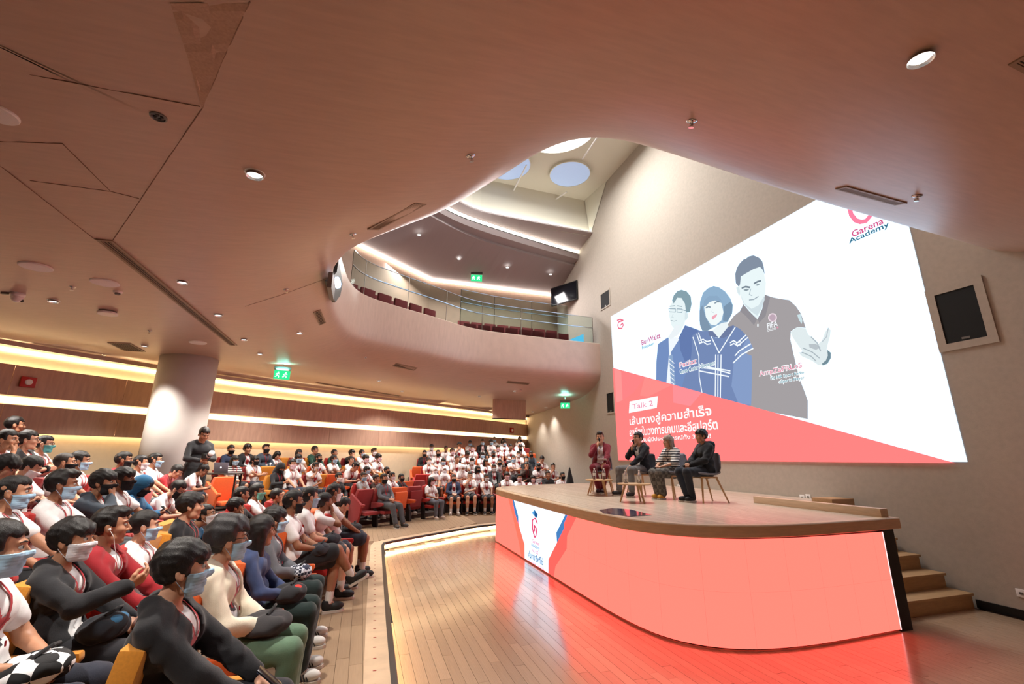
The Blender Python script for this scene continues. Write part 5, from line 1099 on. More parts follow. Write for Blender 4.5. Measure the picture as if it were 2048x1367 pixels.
def patch_mesh(J, f, poly, name):
    """flat print on the shirt front: an x-z outline filled by a fine grid"""
    A = np.array(poly); xs = np.linspace(A[:, 0].min(), A[:, 0].max(), 9); zs = np.linspace(A[:, 1].min(), A[:, 1].max(), 10); pts = [(x, z) for z in zs for x in xs]; P = chest_points(J, f, pts); P = [(p[0], p[1] + 0.002, p[2]) for p in P]
    def ins(x, z):
        c = False
        for (x1, z1), (x2, z2) in zip(poly, poly[1:] + poly[:1]):
            if (z1 > z) != (z2 > z) and x < (x2 - x1) * (z - z1) / (z2 - z1) + x1: c = not c
        return c
    Q = [(j * 9 + i, j * 9 + i + 1, (j + 1) * 9 + i + 1, (j + 1) * 9 + i) for j in range(9) for i in range(8) if ins((xs[i] + xs[i + 1]) / 2, (zs[j] + zs[j + 1]) / 2)]
    return to_mesh(name, [(np.array(P), np.array(Q))]) if Q else None
EXTRA = {}
def shirt_extras(pose, yaw, q, garm):
    key = (pose, yaw, q, garm)
    if key in EXTRA: return EXTRA[key]
    J = pose_geo(pose, yaw, q); garment(garm, pose, yaw, q); f = J['g_' + garm]; lan, (y, zb) = strap_mesh(J, f)
    zc = J['che'][0][2] - 0.03
    pr = patch_mesh(J, f, [(-.055, zc), (-.03, zc + .045), (0, zc + .02), (.04, zc + .05), (.055, zc), (.03, zc - .05), (.0, zc - .085), (-.035, zc - .05)], 'print'); pr2 = patch_mesh(J, f, [(-.045, zc - .07), (.05, zc - .06), (.03, zc - .10), (-.03, zc - .11)], 'print_lower')
    b = MB(); b.box(-.030, .030, y, y + .003, zb - .115, zb - .02); card = b.mesh('name_card', mat('name_card', (232, 226, 226), 0.4))
    EXTRA[key] = (lan, pr, pr2, card); return EXTRA[key]
def shoe_mesh():
    f = Field(0.025); f.ell((0, 0.085, 0.020), (0.047, 0.085, 0.045)); f.ell((0, -0.015, 0.035), (0.040, 0.055, 0.060)); f.cone((0, -0.02, .06), (0, -.02, .085), .040, .038)
    P, Q = f.mesh(0.010, lambda F, X: np.maximum(np.maximum(F, -0.018 - X[..., 2]), X[..., 2] - 0.088)); up_ = to_mesh('shoe_upper', [(P, Q)])
    b = MB(); prof = [(-.036, -.055), (-.040, 0.0), (-.046, .06), (-.047, .11), (-.034, .155), (0, .176), (.034, .155), (.047, .11), (.046, .06), (.040, 0.0), (.036, -.055), (0, -.068)]; b.prism(prof, -0.040, -0.014); so_ = b.mesh('sole', None)
    b = MB()
    for k in range(3): y0 = 0.06 + 0.03 * k; b.tube([(-.030, y0 - .02, .055 - .012 * k), (0, y0, .068 - .013 * k), (.030, y0 - .02, .055 - .012 * k)], 0.0035, 5)
    t = MB()
    for sx in (-1, 1):
        for k in range(3): y0 = 0.020 + 0.022 * k; t.tube([(sx * 0.047, y0 + 0.018, -0.008), (sx * 0.046, y0 + 0.006, 0.016), (sx * 0.036, y0 - 0.004, 0.042 - 0.004 * k)], 0.0052, 5)
    return up_, so_, b.mesh('laces', None), t.mesh('stripes', None)
SHOE_U, SHOE_S, SHOE_L, SHOE_T = shoe_mesh()
# ------------------------------------------------------------------ assembling a person
SKINS = [mat('skin_light', (206, 156, 128), 0.5, noise=0.04, nscale=30), mat('skin_medium', (184, 132, 102), 0.5, noise=0.04, nscale=30), mat('skin_tan', (150, 102, 76), 0.5, noise=0.04, nscale=30)]
def cloth(c): return mat('cloth_%d_%d_%d' % c, c, 0.9, noise=0.06, nscale=25, bump=0.15, bscale=220, sheen=0.15)
def stripes(c1, c2, scale, axis='Z'):
    nm = 'striped_cloth_%d_%d_%s' % (c1[0], c2[0], axis)
    if nm in MATS: return MATS[nm]
    m = mat(nm, c1, 0.9); nt = m.node_tree; tc = nt.nodes.new('ShaderNodeTexCoord'); w = nt.nodes.new('ShaderNodeTexWave'); w.bands_direction = axis; w.inputs['Scale'].default_value = scale; w.inputs['Distortion'].default_value = 0.6; w.inputs['Detail Scale'].default_value = 2
    r = nt.nodes.new('ShaderNodeValToRGB'); r.color_ramp.interpolation = 'CONSTANT'; r.color_ramp.elements[0].color = rgb(c1); r.color_ramp.elements[1].color = rgb(c2); r.color_ramp.elements[1].position = 0.58
    nt.links.new(tc.outputs['Object'], w.inputs['Vector']); nt.links.new(w.outputs['Fac'], r.inputs[0]); nt.links.new(r.outputs[0], nt.nodes['Principled BSDF'].inputs['Base Color']); return m
def checks(c1, c2, scale):
    nm = 'check_cloth_%d_%d' % (c1[0], c2[0])
    if nm in MATS: return MATS[nm]
    m = mat(nm, c1, 0.9); nt = m.node_tree; tc = nt.nodes.new('ShaderNodeTexCoord'); w = nt.nodes.new('ShaderNodeTexChecker'); w.inputs['Scale'].default_value = scale; w.inputs[1].default_value = rgb(c1); w.inputs[2].default_value = rgb(c2)
    nt.links.new(tc.outputs['Object'], w.inputs['Vector']); nt.links.new(w.outputs[0], nt.nodes['Principled BSDF'].inputs['Base Color']); return m
def hairmat(c): return mat('hair_%d_%d_%d' % c, c, 0.42, noise=0.25, nscale=60, stretch=(3, 3, 0.6), bump=0.35, bscale=140)
BLACKHAIR = (24, 20, 19)
def put(name, me, m, parent, M=None):
    if not me.materials: me.materials.append(None)
    o = bpy.data.objects.new(name, me); COL.objects.link(o); o.parent = parent
    sl = o.material_slots[0]; sl.link = 'OBJECT'; sl.material = m
    if M is not None: o.matrix_local = M
    return o
def m4(R, t, s=1.0):
    M = Matrix.Identity(4)
    for r in range(3):
        for c in range(3): M[r][c] = float(R[r][c]) * s
        M[r][3] = float(t[r])
    return M
def make_person(loc, rz, label, pose='lap', yaw=0, q='far', top='tee', topc=(232, 230, 230), over=None, overc=(30, 30, 32), bottom='shorts', botc=(34, 34, 38), hair='short', hairc=BLACKHAIR, mask=None, skin=1, glasses=False, lanyard=(168, 30, 42), prnt=True, hood=None, cap=None, veil=None, shoes=(40, 40, 42), scale=1.0, group='audience', socks=True, lac=None, topm=None, botm=None, card=False):
    if over and top == 'tee': top = 'inner'
    J = pose_geo(pose, yaw, q); o = empty('person', loc, rz); o.scale = (scale,) * 3; tag(o, label, 'person', group)
    put('body', J['body'], SKINS[skin], o)
    put('shirt' if top != 'poncho' else 'poncho', garment(top, pose, yaw, q), topm or cloth(topc), o)
    if over: put('jacket', garment(over, pose, yaw, q), cloth(overc), o)
    put('shorts' if bottom == 'shorts' else 'trousers', garment(bottom, pose, yaw, q), botm or cloth(botc), o)
    if bottom == 'shorts' and socks and q == 'near': put('socks', garment('socks', pose, yaw, q), cloth((206, 200, 196)), o)
    if (lanyard or prnt) and over != 'jacket' and top in ('tee', 'inner', 'sleeves', 'poncho'):
        lan, pr, pr2, cd = shirt_extras(pose, yaw, q, top)
        if lanyard: put('lanyard', lan, cloth(lanyard), o)
        if card: put('name_card', cd, mat('name_card', (232, 226, 226), 0.4), o)
        if prnt and top in ('tee', 'inner') and not topm:
            if pr: put('print', pr, cloth((176, 40, 50)), o)
            if pr2: put('print', pr2, cloth((40, 36, 44)), o)
    HM = m4(J['HR'], J['hc'], 1.06)
    hm = hairmat(hairc)
    if hood: put('hood', HOOD, cloth(hood), o, HM)
    elif veil: put('veil', VEIL, cloth(veil), o, HM)
    else: put('hair', HAIR[hair], hm, o, HM)
    if cap: put('cap', CAPM, cloth(cap), o, HM)
    if hood and not veil: put('hair', HAIR['mop'], hm, o, HM)
    e = link('eyes', EYES, o); e.matrix_local = HM
    put('eyebrows', BROW, hm, o, HM)
    if mask: put('face_mask', MASK, mat('mask_%d_%d_%d' % mask, mask, 0.85, noise=0.03, nscale=60), o, HM)
    if glasses: put('glasses', GLS, M_BLACK, o, HM)
    for n in 'lr':
        A, T = J['a' + n], J['t' + n]; fd = T - A; fl = np.array([fd[0], fd[1], 0]); L = np.linalg.norm(fl); fl = fl / L; pit = math.atan2(fd[2] + 0.05, L)
        R = np.stack([np.array([fl[1], -fl[0], 0]), fl, np.array([0, 0, 1.0])], 1) @ Rx(pit)
        s = put('shoe', SHOE_U, mat('shoe_%d_%d_%d' % shoes, shoes, 0.6), o, m4(R, A + R @ np.array([0, 0, -0.058])))
        put('sole', SHOE_S, mat('sole_pale', (196, 188, 178), 0.7), s)
        if q == 'near': put('laces', SHOE_L, cloth((214, 210, 206) if shoes[0] > 120 or lac else (60, 60, 62)), s)
        if shoes == (206, 204, 200): put('stripes', SHOE_T, cloth((26, 26, 28)), s)
    return o, J
# ------------------------------------------------------------------ auditorium seat
SEATC = {'red': mat('seat_red', (176, 36, 32), 0.85, noise=0.08, nscale=80, sheen=0.2), 'crimson': mat('seat_crimson', (132, 28, 30), 0.85, noise=0.08, nscale=80, sheen=0.2), 'orange': mat('seat_orange', (214, 92, 34), 0.85, noise=0.08, nscale=80, sheen=0.2), 'amber': mat('seat_amber', (212, 140, 44), 0.85, noise=0.08, nscale=80, sheen=0.2)}
def _seat_parts():
    d = {}
    b = MB(); b.prism([(-.275, .30), (.275, .30), (.285, .84), (.255, .99), (-.255, .99), (-.285, .84)], -.055, .055, Matrix.Translation((0, -.265, 0)) @ Matrix.Rotation(RAD(-8), 4, 'X') @ Matrix.Rotation(PI / 2, 4, 'X')); d['backrest'] = b.mesh('backrest'); bevel_mesh(d['backrest'], .022)
    b = MB(); b.box(-.235, .235, -.20, .27, .325, .415); d['seat'] = b.mesh('seat'); bevel_mesh(d['seat'], .025)
    b = MB(); b.box(-.235, .235, -.20, -.11, .36, .84, Matrix.Translation((0, .02, 0)) @ Matrix.Rotation(RAD(-6), 4, 'X')); d['seat_up'] = b.mesh('seat'); bevel_mesh(d['seat_up'], .025)
    b = MB(); b.prism([(-.22, .46), (.24, .54), (.27, .58), (.26, .62), (-.22, .63)], -.032, .032, Matrix.Translation((-.29, 0, 0)) @ Matrix.Rotation(PI / 2, 4, 'Z') @ Matrix.Rotation(PI / 2, 4, 'X')); d['armrest'] = b.mesh('armrest'); bevel_mesh(d['armrest'], .015)
    b = MB(); b.prism([(-.06, .0), (.10, .0), (.05, .33), (-.05, .50), (-.12, .50)], -.022, .022, Matrix.Translation((-.29, 0, 0)) @ Matrix.Rotation(PI / 2, 4, 'Z') @ Matrix.Rotation(PI / 2, 4, 'X')); d['leg'] = b.mesh('leg')
    b = MB(); b.prism([(-.31, .0), (.02, .0), (.16, .40), (.20, .60), (-.30, .88), (-.34, .60)], -.035, .035, Matrix.Translation((-.31, 0, 0)) @ Matrix.Rotation(PI / 2, 4, 'Z') @ Matrix.Rotation(PI / 2, 4, 'X')); d['end_panel'] = b.mesh('end_panel'); bevel_mesh(d['end_panel'], .012)
    return d
SEATM = _seat_parts(); M_SEATLEG = mat('seat_leg', (34, 32, 32), 0.5)
def make_seat(loc, rz, col, label, group, up=False, end=0, armc=None):
    o = empty('auditorium_seat', loc, rz); tag(o, label, 'seat', group); m = SEATC[col]; ma = SEATC[armc or col]
    put('backrest', SEATM['backrest'], m, o); put('seat', SEATM['seat_up' if up else 'seat'], m, o); put('leg', SEATM['leg'], M_SEATLEG, o); put('armrest', SEATM['armrest'], ma, o)
    a = put('armrest', SEATM['armrest'], ma, o); a.location = (.58, 0, 0); a = put('leg', SEATM['leg'], M_SEATLEG, o); a.location = (.58, 0, 0)
    if end: e = put('end_panel', SEATM['end_panel'], m, o); e.location = (0.62 if end > 0 else 0, 0, 0)
    return o
# ------------------------------------------------------------------ the audience
MK = dict(B=((166, 202, 228), 'light blue mask'), W=((232, 232, 238), 'white mask'), K=((26, 26, 30), 'black mask'), G=((118, 190, 172), 'green mask'), P=((230, 198, 208), 'pink mask'), T=((92, 176, 180), 'teal mask'), N=(None, 'no mask'))
HR_ = dict(s='short', f='fade', m='mop', q='quiff', c='curly', z='buzz', l='long', b='bob')
JK = dict(k=((28, 28, 32), 'black'), g=((92, 94, 100), 'grey'), n=((44, 56, 84), 'navy'), r=((150, 24, 34), 'red'), t=((28, 92, 132), 'blue'), c=((226, 214, 192), 'cream'), d=((52, 66, 104), 'denim'), o=((58, 42, 34), 'brown'), e=((34, 74, 60), 'green'), h=((176, 178, 178), 'light grey'), a=((60, 70, 82), 'slate'))
ORD = ['first', 'second', 'third', 'fourth', 'fifth', 'sixth', 'seventh', 'eighth', 'ninth', 'tenth', 'eleventh', 'twelfth']
ROWN = ['front', 'second', 'third', 'fourth', 'fifth', 'sixth', 'seventh']
# px, py of the head, row, code: mask/hair/outfit/pose [flags]; outfit: w white tee, X open jacket, x lower case closed jacket or long sleeves
A_ = [(365, 1138, 0, 2.96, 'B m Xk lap', 20, 'T'), (458, 1080, 0, 3.84, 'B c Xc clasp', 20, 'gGT'), (523, 1062, 0, 4.75, 'N l xd clasp', 35, 'T'), (550, 1040, 0, 5.5, 'B m Xg clasp', 20, 'T'), (587, 1002, 0, 6.4, 'K f w crossed', 20, ''), (620, 990, 0, 7.0, 'B f w clasp', 20, ''), (650, 1004, 0, 7.5, 'N s w chin', 20, ''), (668, 985, 0, 8.05, 'W f w lap', 20, ''), (687, 1010, 0, 8.6, 'N s xk bow', 0, ''),
      (-5, 1100, 1, 3.18, 'B s w clasp', 20, 'T'), (145, 1080, 1, 3.86, 'W m Xk gest', 0, 'T'), (222, 1052, 1, 4.40, 'N q Xr lap', 20, 'T'), (290, 1052, 1, 4.98, 'B s w lap', 20, 'T'), (381, 1012, 1, 5.75, 'N m xk clasp', 20, 'T'), (412, 1030, 1, 6.5, 'W s xt lean', 0, 'gT'), (470, 1025, 1, 7.2, 'N m xk chin', 20, 'T'), (483, 990, 1, 8.0, 'N f xk lap', 35, 'T'), (515, 983, 1, 8.65, 'G s w lap', 0, 'T'), (552, 1000, 1, 9.1, 'N s xk lap', 20, 'T'),
      (25, 985, 2, 4.8, 'B f w lap', 20, ''), (125, 970, 2, 5.43, 'B q w lap', 20, ''), (207, 965, 2, 6.1, 'K m Xa chin', 0, ''), (247, 958, 2, 6.75, 'K m w lap', 0, ''), (285, 972, 2, 7.35, 'K m xt phone', 0, 'u'), (355, 978, 2, 8.0, 'K s w bow', 0, 'g'),
      (10, 935, 3, 6.1, 'N m w phone', 0, ''), (60, 935, 3, 6.8, 'W s w phone', 20, ''), (130, 925, 3, 7.4, 'K z w clasp', 20, ''), (160, 922, 3, 7.95, 'B s w lap', 20, ''), (247, 920, 3, 8.75, 'K f xr lap', 20, ''), (281, 925, 3, 9.35, 'W f w lap', 20, ''), (310, 920, 3, 9.9, 'B f w lap', 20, 'g'), (352, 948, 3, 10.0, 'N s xr bow', 0, ''), (405, 945, 3, 10.7, 'N s w bow', 0, 'g'),
      (15, 880, 4, 7.69, 'N s w chin', 0, ''), (56, 880, 4, 8.2, 'N s Xk fold', 20, 'g'), (88, 888, 4, 8.7, 'T f w fold', 20, 'g'), (30, 850, 5, 9.31, 'N s xk lap', 35, '')]
B_ = [(462, 899, 4, 'K s xn clasp'), (495, 898, 4, 'N c Xk clasp'), (532, 897, 4, 'K q xa clasp'), (554, 913, 4, 'N l w phone'), (598, 906, 4, 'N l w lap'), (630, 900, 4, 'N s xe lap'), (669, 906, 4, 'N s xe clasp'), (704, 906, 4, 'N m xk chin'), (724, 906, 4, 'B s w lap'), (748, 903, 4, 'W q w clasp'),
      (470, 921, 3, 'B b S clasp'), (510, 921, 3, 'K m w fold'), (597, 917, 3, 'B m w lap'), (637, 916, 3, 'K s w lap'), (668, 918, 3, 'B s w fold'), (702, 920, 3, 'N s w lap'), (732, 917, 3, 'P m w lap'), (757, 915, 3, 'P m w clasp'),
      (561, 936, 2, 'K m xk phone u'), (585, 928, 2, 'P s w lap'), (631, 933, 2, 'W f w chin'), (710, 933, 2, 'N f w bow'), (734, 940, 2, 'B m w lap'),
      (678, 954, 1, 'W s xk clasp'), (727, 953, 1, 'B f xh fold'), (753, 957, 1, 'N s xo lap'), (774, 941, 2, 'K s w lap'), (784, 952, 1, 'W f w lap'), (803, 955, 1, 'K s xk lap'),
      (768, 957, 0, 'K s xg slouch'), (863, 962, 0, 'P l w clasp')]
C_ = [(908, 956, 0, 'K f Xn clasp'), (940, 951, 0, 'N s w chin'), (973, 955, 0, 'W s w lap'), (1014, 951, 0, 'P m w lap'), (1039, 955, 0, 'P q w lap'), (1066, 957, 0, 'P b w lap'), (1096, 949, 0, 'N s xk lap'), (1125, 951, 0, 'K f w clasp'),
      (870, 941, 1, 'W s w lap v'), (889, 940, 1, 'W s w lap v'), (926, 936, 1, 'W s w phone v'), (956, 938, 1, 'K l w lap'), (988, 935, 1, 'W s Xk lap'), (1008, 937, 1, 'N s xo lap'), (1053, 928, 1, 'N s xo chin'), (1077, 933, 1, 'K q w phone'), (1106, 933, 1, 'N s w chin'),
      (858, 922, 2, 'W s w lap'), (887, 923, 2, 'B m w lap'), (914, 918, 2, 'N s w clasp'), (944, 922, 2, 'W m xh fold'), (972, 924, 2, 'N l w lap'), (999, 924, 2, 'K s xh lap'), (1027, 917, 2, 'B s w fold'), (1084, 917, 2, 'N s w phone'),
      (849, 907, 3, 'K s xk clasp'), (876, 906, 3, 'K f w clasp'), (905, 902, 3, 'P s w lap'), (935, 908, 3, 'N m w phone'), (965, 910, 3, 'B m w lap'), (987, 908, 3, 'K s w lap c'), (1037, 908, 3, 'W s w lap'), (1053, 919, 2, 'N s xk lap'), (1062, 908, 3, 'K s xa lap'),
      (863, 894, 4, 'W s w lap c'), (892, 897, 4, 'N f w lap'), (919, 890, 4, 'N s w chin c'), (945, 896, 4, 'P s w lap'), (996, 896, 4, 'P s w lap'), (1021, 894, 4, 'N s w clasp'), (1041, 894, 4, 'K s w phone'),
      (940, 886, 5, 'B s w lap c'), (965, 884, 5, 'B s Xk clasp'), (982, 884, 5, 'B m w lap'), (1009, 886, 5, 'B m w lap'), (1038, 886, 5, 'W s w lap'), (989, 879, 6, 'B s w lap'), (1006, 881, 6, 'N l w lap'), (1040, 878, 6, 'K s w lap')]
SEATS_DONE = []
def plane_hit(px, py, P, N):
    d = sight(px, py); t = ((np.array(P) - CAM[:2]) @ np.array(N)) / (d[:2] @ np.array(N)); return CAM + d * t
def describe(code):
    c = code.split(); out = c[2]; base = 'white tee' if out == 'w' else 'striped top' if out == 'S' else ('open %s jacket over white tee' if out[0] == 'X' else '%s long-sleeved top') % JK[out[1]][1]
    if 'u' in c[4:] : base = '%s hoodie with hood up' % JK[out[1]][1]
    if 'v' in c[4:]: base = 'white veil and tee'
    if 'c' in c[4:]: base += ' and dark cap'
    return base + ((', ' + MK[c[0]][1]) if c[0] != 'N' else ', %s hair' % {'l': 'long', 'm': 'full', 'c': 'curly', 'b': 'bobbed', 'f': 'cropped', 'q': 'swept-up', 's': 'short', 'z': 'shaved'}[c[1]])
def spawn(px, py, H, floor, rz, code, yaw, q, label, group, flags='', seatc=None, seatlab=None, seatgrp=None, shoes=None, pers=None):
    c = code.split(); pose = c[3]; flags = flags + ''.join(c[4:]); out = c[2]; kw = dict(mask=MK[c[0]][0], hair=HR_[c[1]], glasses='g' in flags)
    rr = random.Random(int(px * 7 + py * 13)); kw['skin'] = rr.choice([0, 0, 1, 1, 1, 2]); kw['bottom'] = 'shorts' if ('T' not in flags and rr.random() < 0.6) else 'trousers'; kw['botc'] = rr.choice([(34, 34, 40), (40, 44, 58), (60, 62, 68), (28, 30, 34)]); kw['shoes'] = shoes or rr.choice([(30, 30, 32), (210, 206, 202), (44, 46, 52), (120, 116, 112)])
    kw['prnt'] = rr.random() < 0.75; kw['card'] = rr.random() < 0.3
    if out == 'S': kw['topm'] = stripes((226, 224, 220), (40, 42, 50), 5.5)
    elif out[0] == 'X': kw['over'] = 'open_jacket'; kw['overc'] = JK[out[1]][0]
    elif out[0] == 'x': kw['top'] = 'sleeves'; kw['topc'] = JK[out[1]][0]; kw['prnt'] = False; kw['lanyard'] = (168, 30, 42) if rr.random() < 0.5 else None
    if 'u' in flags: kw['hood'] = JK[out[1]][0]
    if 'v' in flags: kw['veil'] = (226, 226, 230)
    if 'c' in flags: kw['cap'] = (36, 36, 42)
    if 'G' in flags: kw['botc'] = (96, 124, 100); kw['hairc'] = (52, 50, 52)
    if c[1] == 'z': kw['hairc'] = (46, 38, 34)
    J = pose_geo(pose, yaw, q); hc = J['hc']; sc = min(max((H[2] - floor) / hc[2], 0.90), 1.10); R = Rz(rz); off = R @ (hc * sc)
    loc = (H[0] - off[0], H[1] - off[1], floor)
    if pers: kw.update(pers)
    o, J = make_person(loc, rz, label, pose, yaw, q, scale=sc, group=group, **kw)
    if seatc:
        make_seat((loc[0], loc[1], floor), rz, seatc, seatlab, seatgrp, end=0)
    return o, loc, J
def ordinal(lst, row, px):
    xs = sorted(p[0] for p in lst if p[2] == row); return ORD[xs.index(px)]
SC_A = ['amber', 'orange', 'amber', 'orange', 'amber', 'red']; A_POS = {}
for px, py, row, yy, code, yaw, fl in A_:
    d = sight(px, py); H = CAM + d * (yy / d[1]); fz = TAB[row]; rz = RAD(-90 + (8 if row == 0 and yy > 6.6 else 0))
    od = ordinal(A_, row, px); lab = '%s, %s from left, %s row, left block' % (describe(code), od, ROWN[row])
    sc_ = ['amber', 'red', 'red', 'crimson', 'red', 'crimson'][row]
    if row == 0: sc_ = ['amber', 'orange', 'orange', 'amber', 'orange', 'red', 'orange', 'red', 'orange'][[p[0] for p in A_ if p[2] == 0].index(px)]
    if px in (381, 412, -5, 145): sc_ = 'amber'
    pers = None
    if px == 550: pers = dict(shoes=(206, 204, 200), botc=(24, 40, 40))
    if px == 523: pers = dict(shoes=(206, 204, 200), botc=(26, 44, 42), lanyard=None)
    if px == 458: pers = dict(shoes=(214, 210, 204), skin=0)
    if px == 587: pers = dict(shoes=(26, 26, 28), bottom='shorts')
    if px in (620, 650, 668): pers = dict(bottom='shorts', shoes=(32, 34, 38))
    o, loc, J = spawn(px, py, H, fz, rz, code, yaw, 'near', lab, 'audience in the left block', fl, sc_, '%s seat, %s from left, %s row, left block' % ({'amber': 'amber', 'orange': 'orange', 'red': 'red', 'crimson': 'dark red'}[sc_], od, ROWN[row]), 'seats of the left block', pers=pers)
    A_POS[px] = (o, loc, J)
cols = ['orange', 'red', 'amber', 'crimson', 'orange', 'amber']
for px, py, row, code in B_:
    P = BP + BN * (0.02 + 0.85 * row); H = plane_hit(px, py, P, BN); c = code.split(); od = ordinal(B_, row, px)
    rz = RAD(-143 + (8 if row else 0)); rr = random.Random(px); yaw = rr.choice([0, 20])
    if px == 863: rz = RAD(-150)
    col = cols[(px // 17 + row) % 6] if row else ('crimson' if px == 768 else 'red')
    spawn(px, py, H, TAB[row], rz, code, yaw, 'far' if row > 1 else 'near', '%s, %s from left, %s row, middle block' % (describe(code), od, ROWN[row]), 'audience in the middle block', 'T' if px in (768, 863) else '', col, '%s seat, %s occupied from left, %s row, middle block' % ({'crimson': 'dark red'}.get(col, col), od, ROWN[row]), 'seats of the middle block', pers=dict(botc=(92, 94, 104), shoes=(206, 190, 180)) if px == 863 else dict(botc=(70, 72, 76), shoes=(70, 68, 66)) if px == 768 else None)
for px, py, row, code in C_:
    H = plane_hit(px, py, (0, 15.92 + 0.85 * row - (0.3 if row == 4 and px < 930 else 0)), (0, 1)); od = ordinal(C_, row, px); rr = random.Random(px + 5); yaw = rr.choice([0, 0, 20]); col = ['red', 'orange', 'crimson', 'red'][(px // 13 + row) % 4]
    spawn(px, py, H, TC[row], RAD(180 - 4), code, yaw, 'far' if row else 'near', '%s, %s from left, %s row, right block' % (describe(code), od, ROWN[row]), 'audience in the right block', '', col, '%s seat, %s from left, %s row, right block' % ({'crimson': 'dark red'}.get(col, col), od, ROWN[row]), 'seats of the right block', pers=dict(bottom='shorts', botc=(36, 36, 42)) if row == 0 else None)
# empty seats in the middle block
def b_point(px, row, py=965):
    P = BP + BN * (0.02 + 0.85 * row); return plane_hit(px, py, P, BN)
for k, (px, row, col, up, end, lab) in enumerate(((806, 0, 'orange', True, 0, 'empty orange seat, folded up, right of the grey tracksuit'), (836, 0, 'crimson', True, 0, 'empty dark red seat, folded up, left of the long-haired woman'), (738, 0, 'crimson', False, 1, 'dark red end seat with slab side at the aisle, left of grey tracksuit'), (822, 1, 'orange', False, 0, 'empty orange seat behind the folded pair, middle block'), (845, 1, 'crimson', False, 0, 'empty dark red seat behind the folded pair, middle block'),
                                           (455, 2, 'orange', False, 1, 'orange end seat beside the laptop desk'), (540, 3, 'amber', False, 0, 'empty amber seat beside the black hoodie'), (650, 2, 'amber', False, 0, 'empty amber seat, third row, middle block'), (672, 2, 'orange', False, 0, 'empty orange seat, third row, middle block'), (575, 4, 'amber', False, 0, 'empty amber seat, back row, beside the girl looking down'), (612, 4, 'red', False, 0, 'empty red seat, back row, beside the dark green top'))):
    P = b_point(px, row); make_seat((P[0], P[1], TAB[row]), RAD(-143 + (8 if row else 0)), col, lab, 'empty seats of the middle block', up=up, end=end)
for k, (px, yy, row, col, lab) in enumerate(((340, 5.45, 1, 'amber', 'empty amber seat between blue mask boy and blue hoodie, left block'), (176, 7.9, 4, 'red', 'empty red seat in the fifth row of the left block'), (205, 8.3, 3, 'red', 'empty red seat behind the red hoodie, left block'), (80, 5.1, 2, 'red', 'empty red seat between two blue masks, third row, left block'))):
    d = sight(px, 1000); q = CAM + d * (yy / d[1]); make_seat((-0.82 - 0.9 * row, yy, TAB[row]), RAD(-90), col, lab, 'empty seats of the left block')
for px, row, col, lab in ((848, 1, 'red', 'red end seat of the right block at the aisle, second row'), (840, 2, 'orange', 'orange end seat of the right block at the aisle, third row'), (1050, 5, 'crimson', 'empty dark red seat at the wall, sixth row, right block'), (1062, 4, 'orange', 'empty orange seat at the wall, fifth row, right block')):
    P = plane_hit(px, 930, (0, 15.98 + 0.85 * row), (0, 1)); make_seat((P[0], P[1], TC[row]), RAD(180), col, lab, 'empty seats of the right block', end=1 if px < 900 else 0)
# photographer standing by the pillar
d = sight(408, 868); H = CAM + d * (10.9 / d[1])
o, loc, PJ = spawn(408, 868, H, TAB[3], RAD(-140), 'N s xk stand', 0, 'near', 'standing photographer in black looking down at a camera by the pillar', 'crew', 'T', pers=dict(lanyard=None, skin=1, botc=(24, 24, 28)))
def hold(root, J, local, name, label, cat):
    """an Empty for something held, placed in the room from the holder's own frame"""
    M = Matrix.Translation(root.location) @ Matrix.Rotation(root.rotation_euler[2], 4, 'Z') @ Matrix.Scale(root.scale[0], 4); o_ = empty(name, M @ Vector(local)); o_.rotation_euler = (0, 0, root.rotation_euler[2]); tag(o_, label, cat); return o_
c_ = hold(o, PJ, (0.02, 0.33, 1.14), 'camera_body', 'black camera with a white lens held by the photographer', 'camera')
mb = MB(); mb.box(-.07, .07, -.04, .04, -.05, .05); mb.obj('housing', M_BLACK, c_, bevel=.008); mb = MB(); mb.lathe([(.042, 0), (.044, .05), (.05, .12), (.05, .15)], 20, Matrix.Translation((-.02, .04, 0.0)) @ Matrix.Rotation(-1.1, 4, 'X')); mb.obj('lens', M_WHITE, c_, smooth=True); mb = MB(); mb.lathe([(.051, .06), (.051, .09)], 20, Matrix.Translation((-.02, .04, 0.0)) @ Matrix.Rotation(-1.1, 4, 'X')); mb.obj('lens_ring', M_BLACK, c_)
# desk and laptop
dk = at_y(438, 945, 12.0); dz = dk[2]
o = empty('control_desk', (dk[0], 12.0, TAB[3])); tag(o, 'small dark desk carrying the laptop beside the pillar', 'desk')
mb = MB(); mb.box(-.45, .45, -.3, .3, dz - TAB[3] - .03, dz - TAB[3]); mb.obj('tabletop', mat('dark_desk', (40, 32, 28), 0.5), o, bevel=.005)
for sx in (-1, 1):
    for sy in (-1, 1): mb = MB(); mb.tube([(sx * .4, sy * .25, 0), (sx * .4, sy * .25, dz - TAB[3] - .03)], .02, 8); mb.obj('leg', M_BLACK, o)
o = empty('laptop', (dk[0] + .05, 11.95, dz)); o.rotation_euler = (0, 0, RAD(-18)); tag(o, 'open silver laptop with a glowing emblem on its lid', 'laptop')
M_SILV = mat('silver_aluminium', (176, 172, 190), 0.3, metal=0.6)
mb = MB(); mb.box(-.16, .16, -.0, .22, 0, .014); mb.obj('base', M_SILV, o, bevel=.004)
LMx = Matrix.Translation((0, 0, .012)) @ Matrix.Rotation(RAD(12), 4, 'X'); mb = MB(); mb.box(-.16, .16, -.008, 0, 0, .22, LMx); ld = mb.obj('lid', M_SILV, o, bevel=.003)
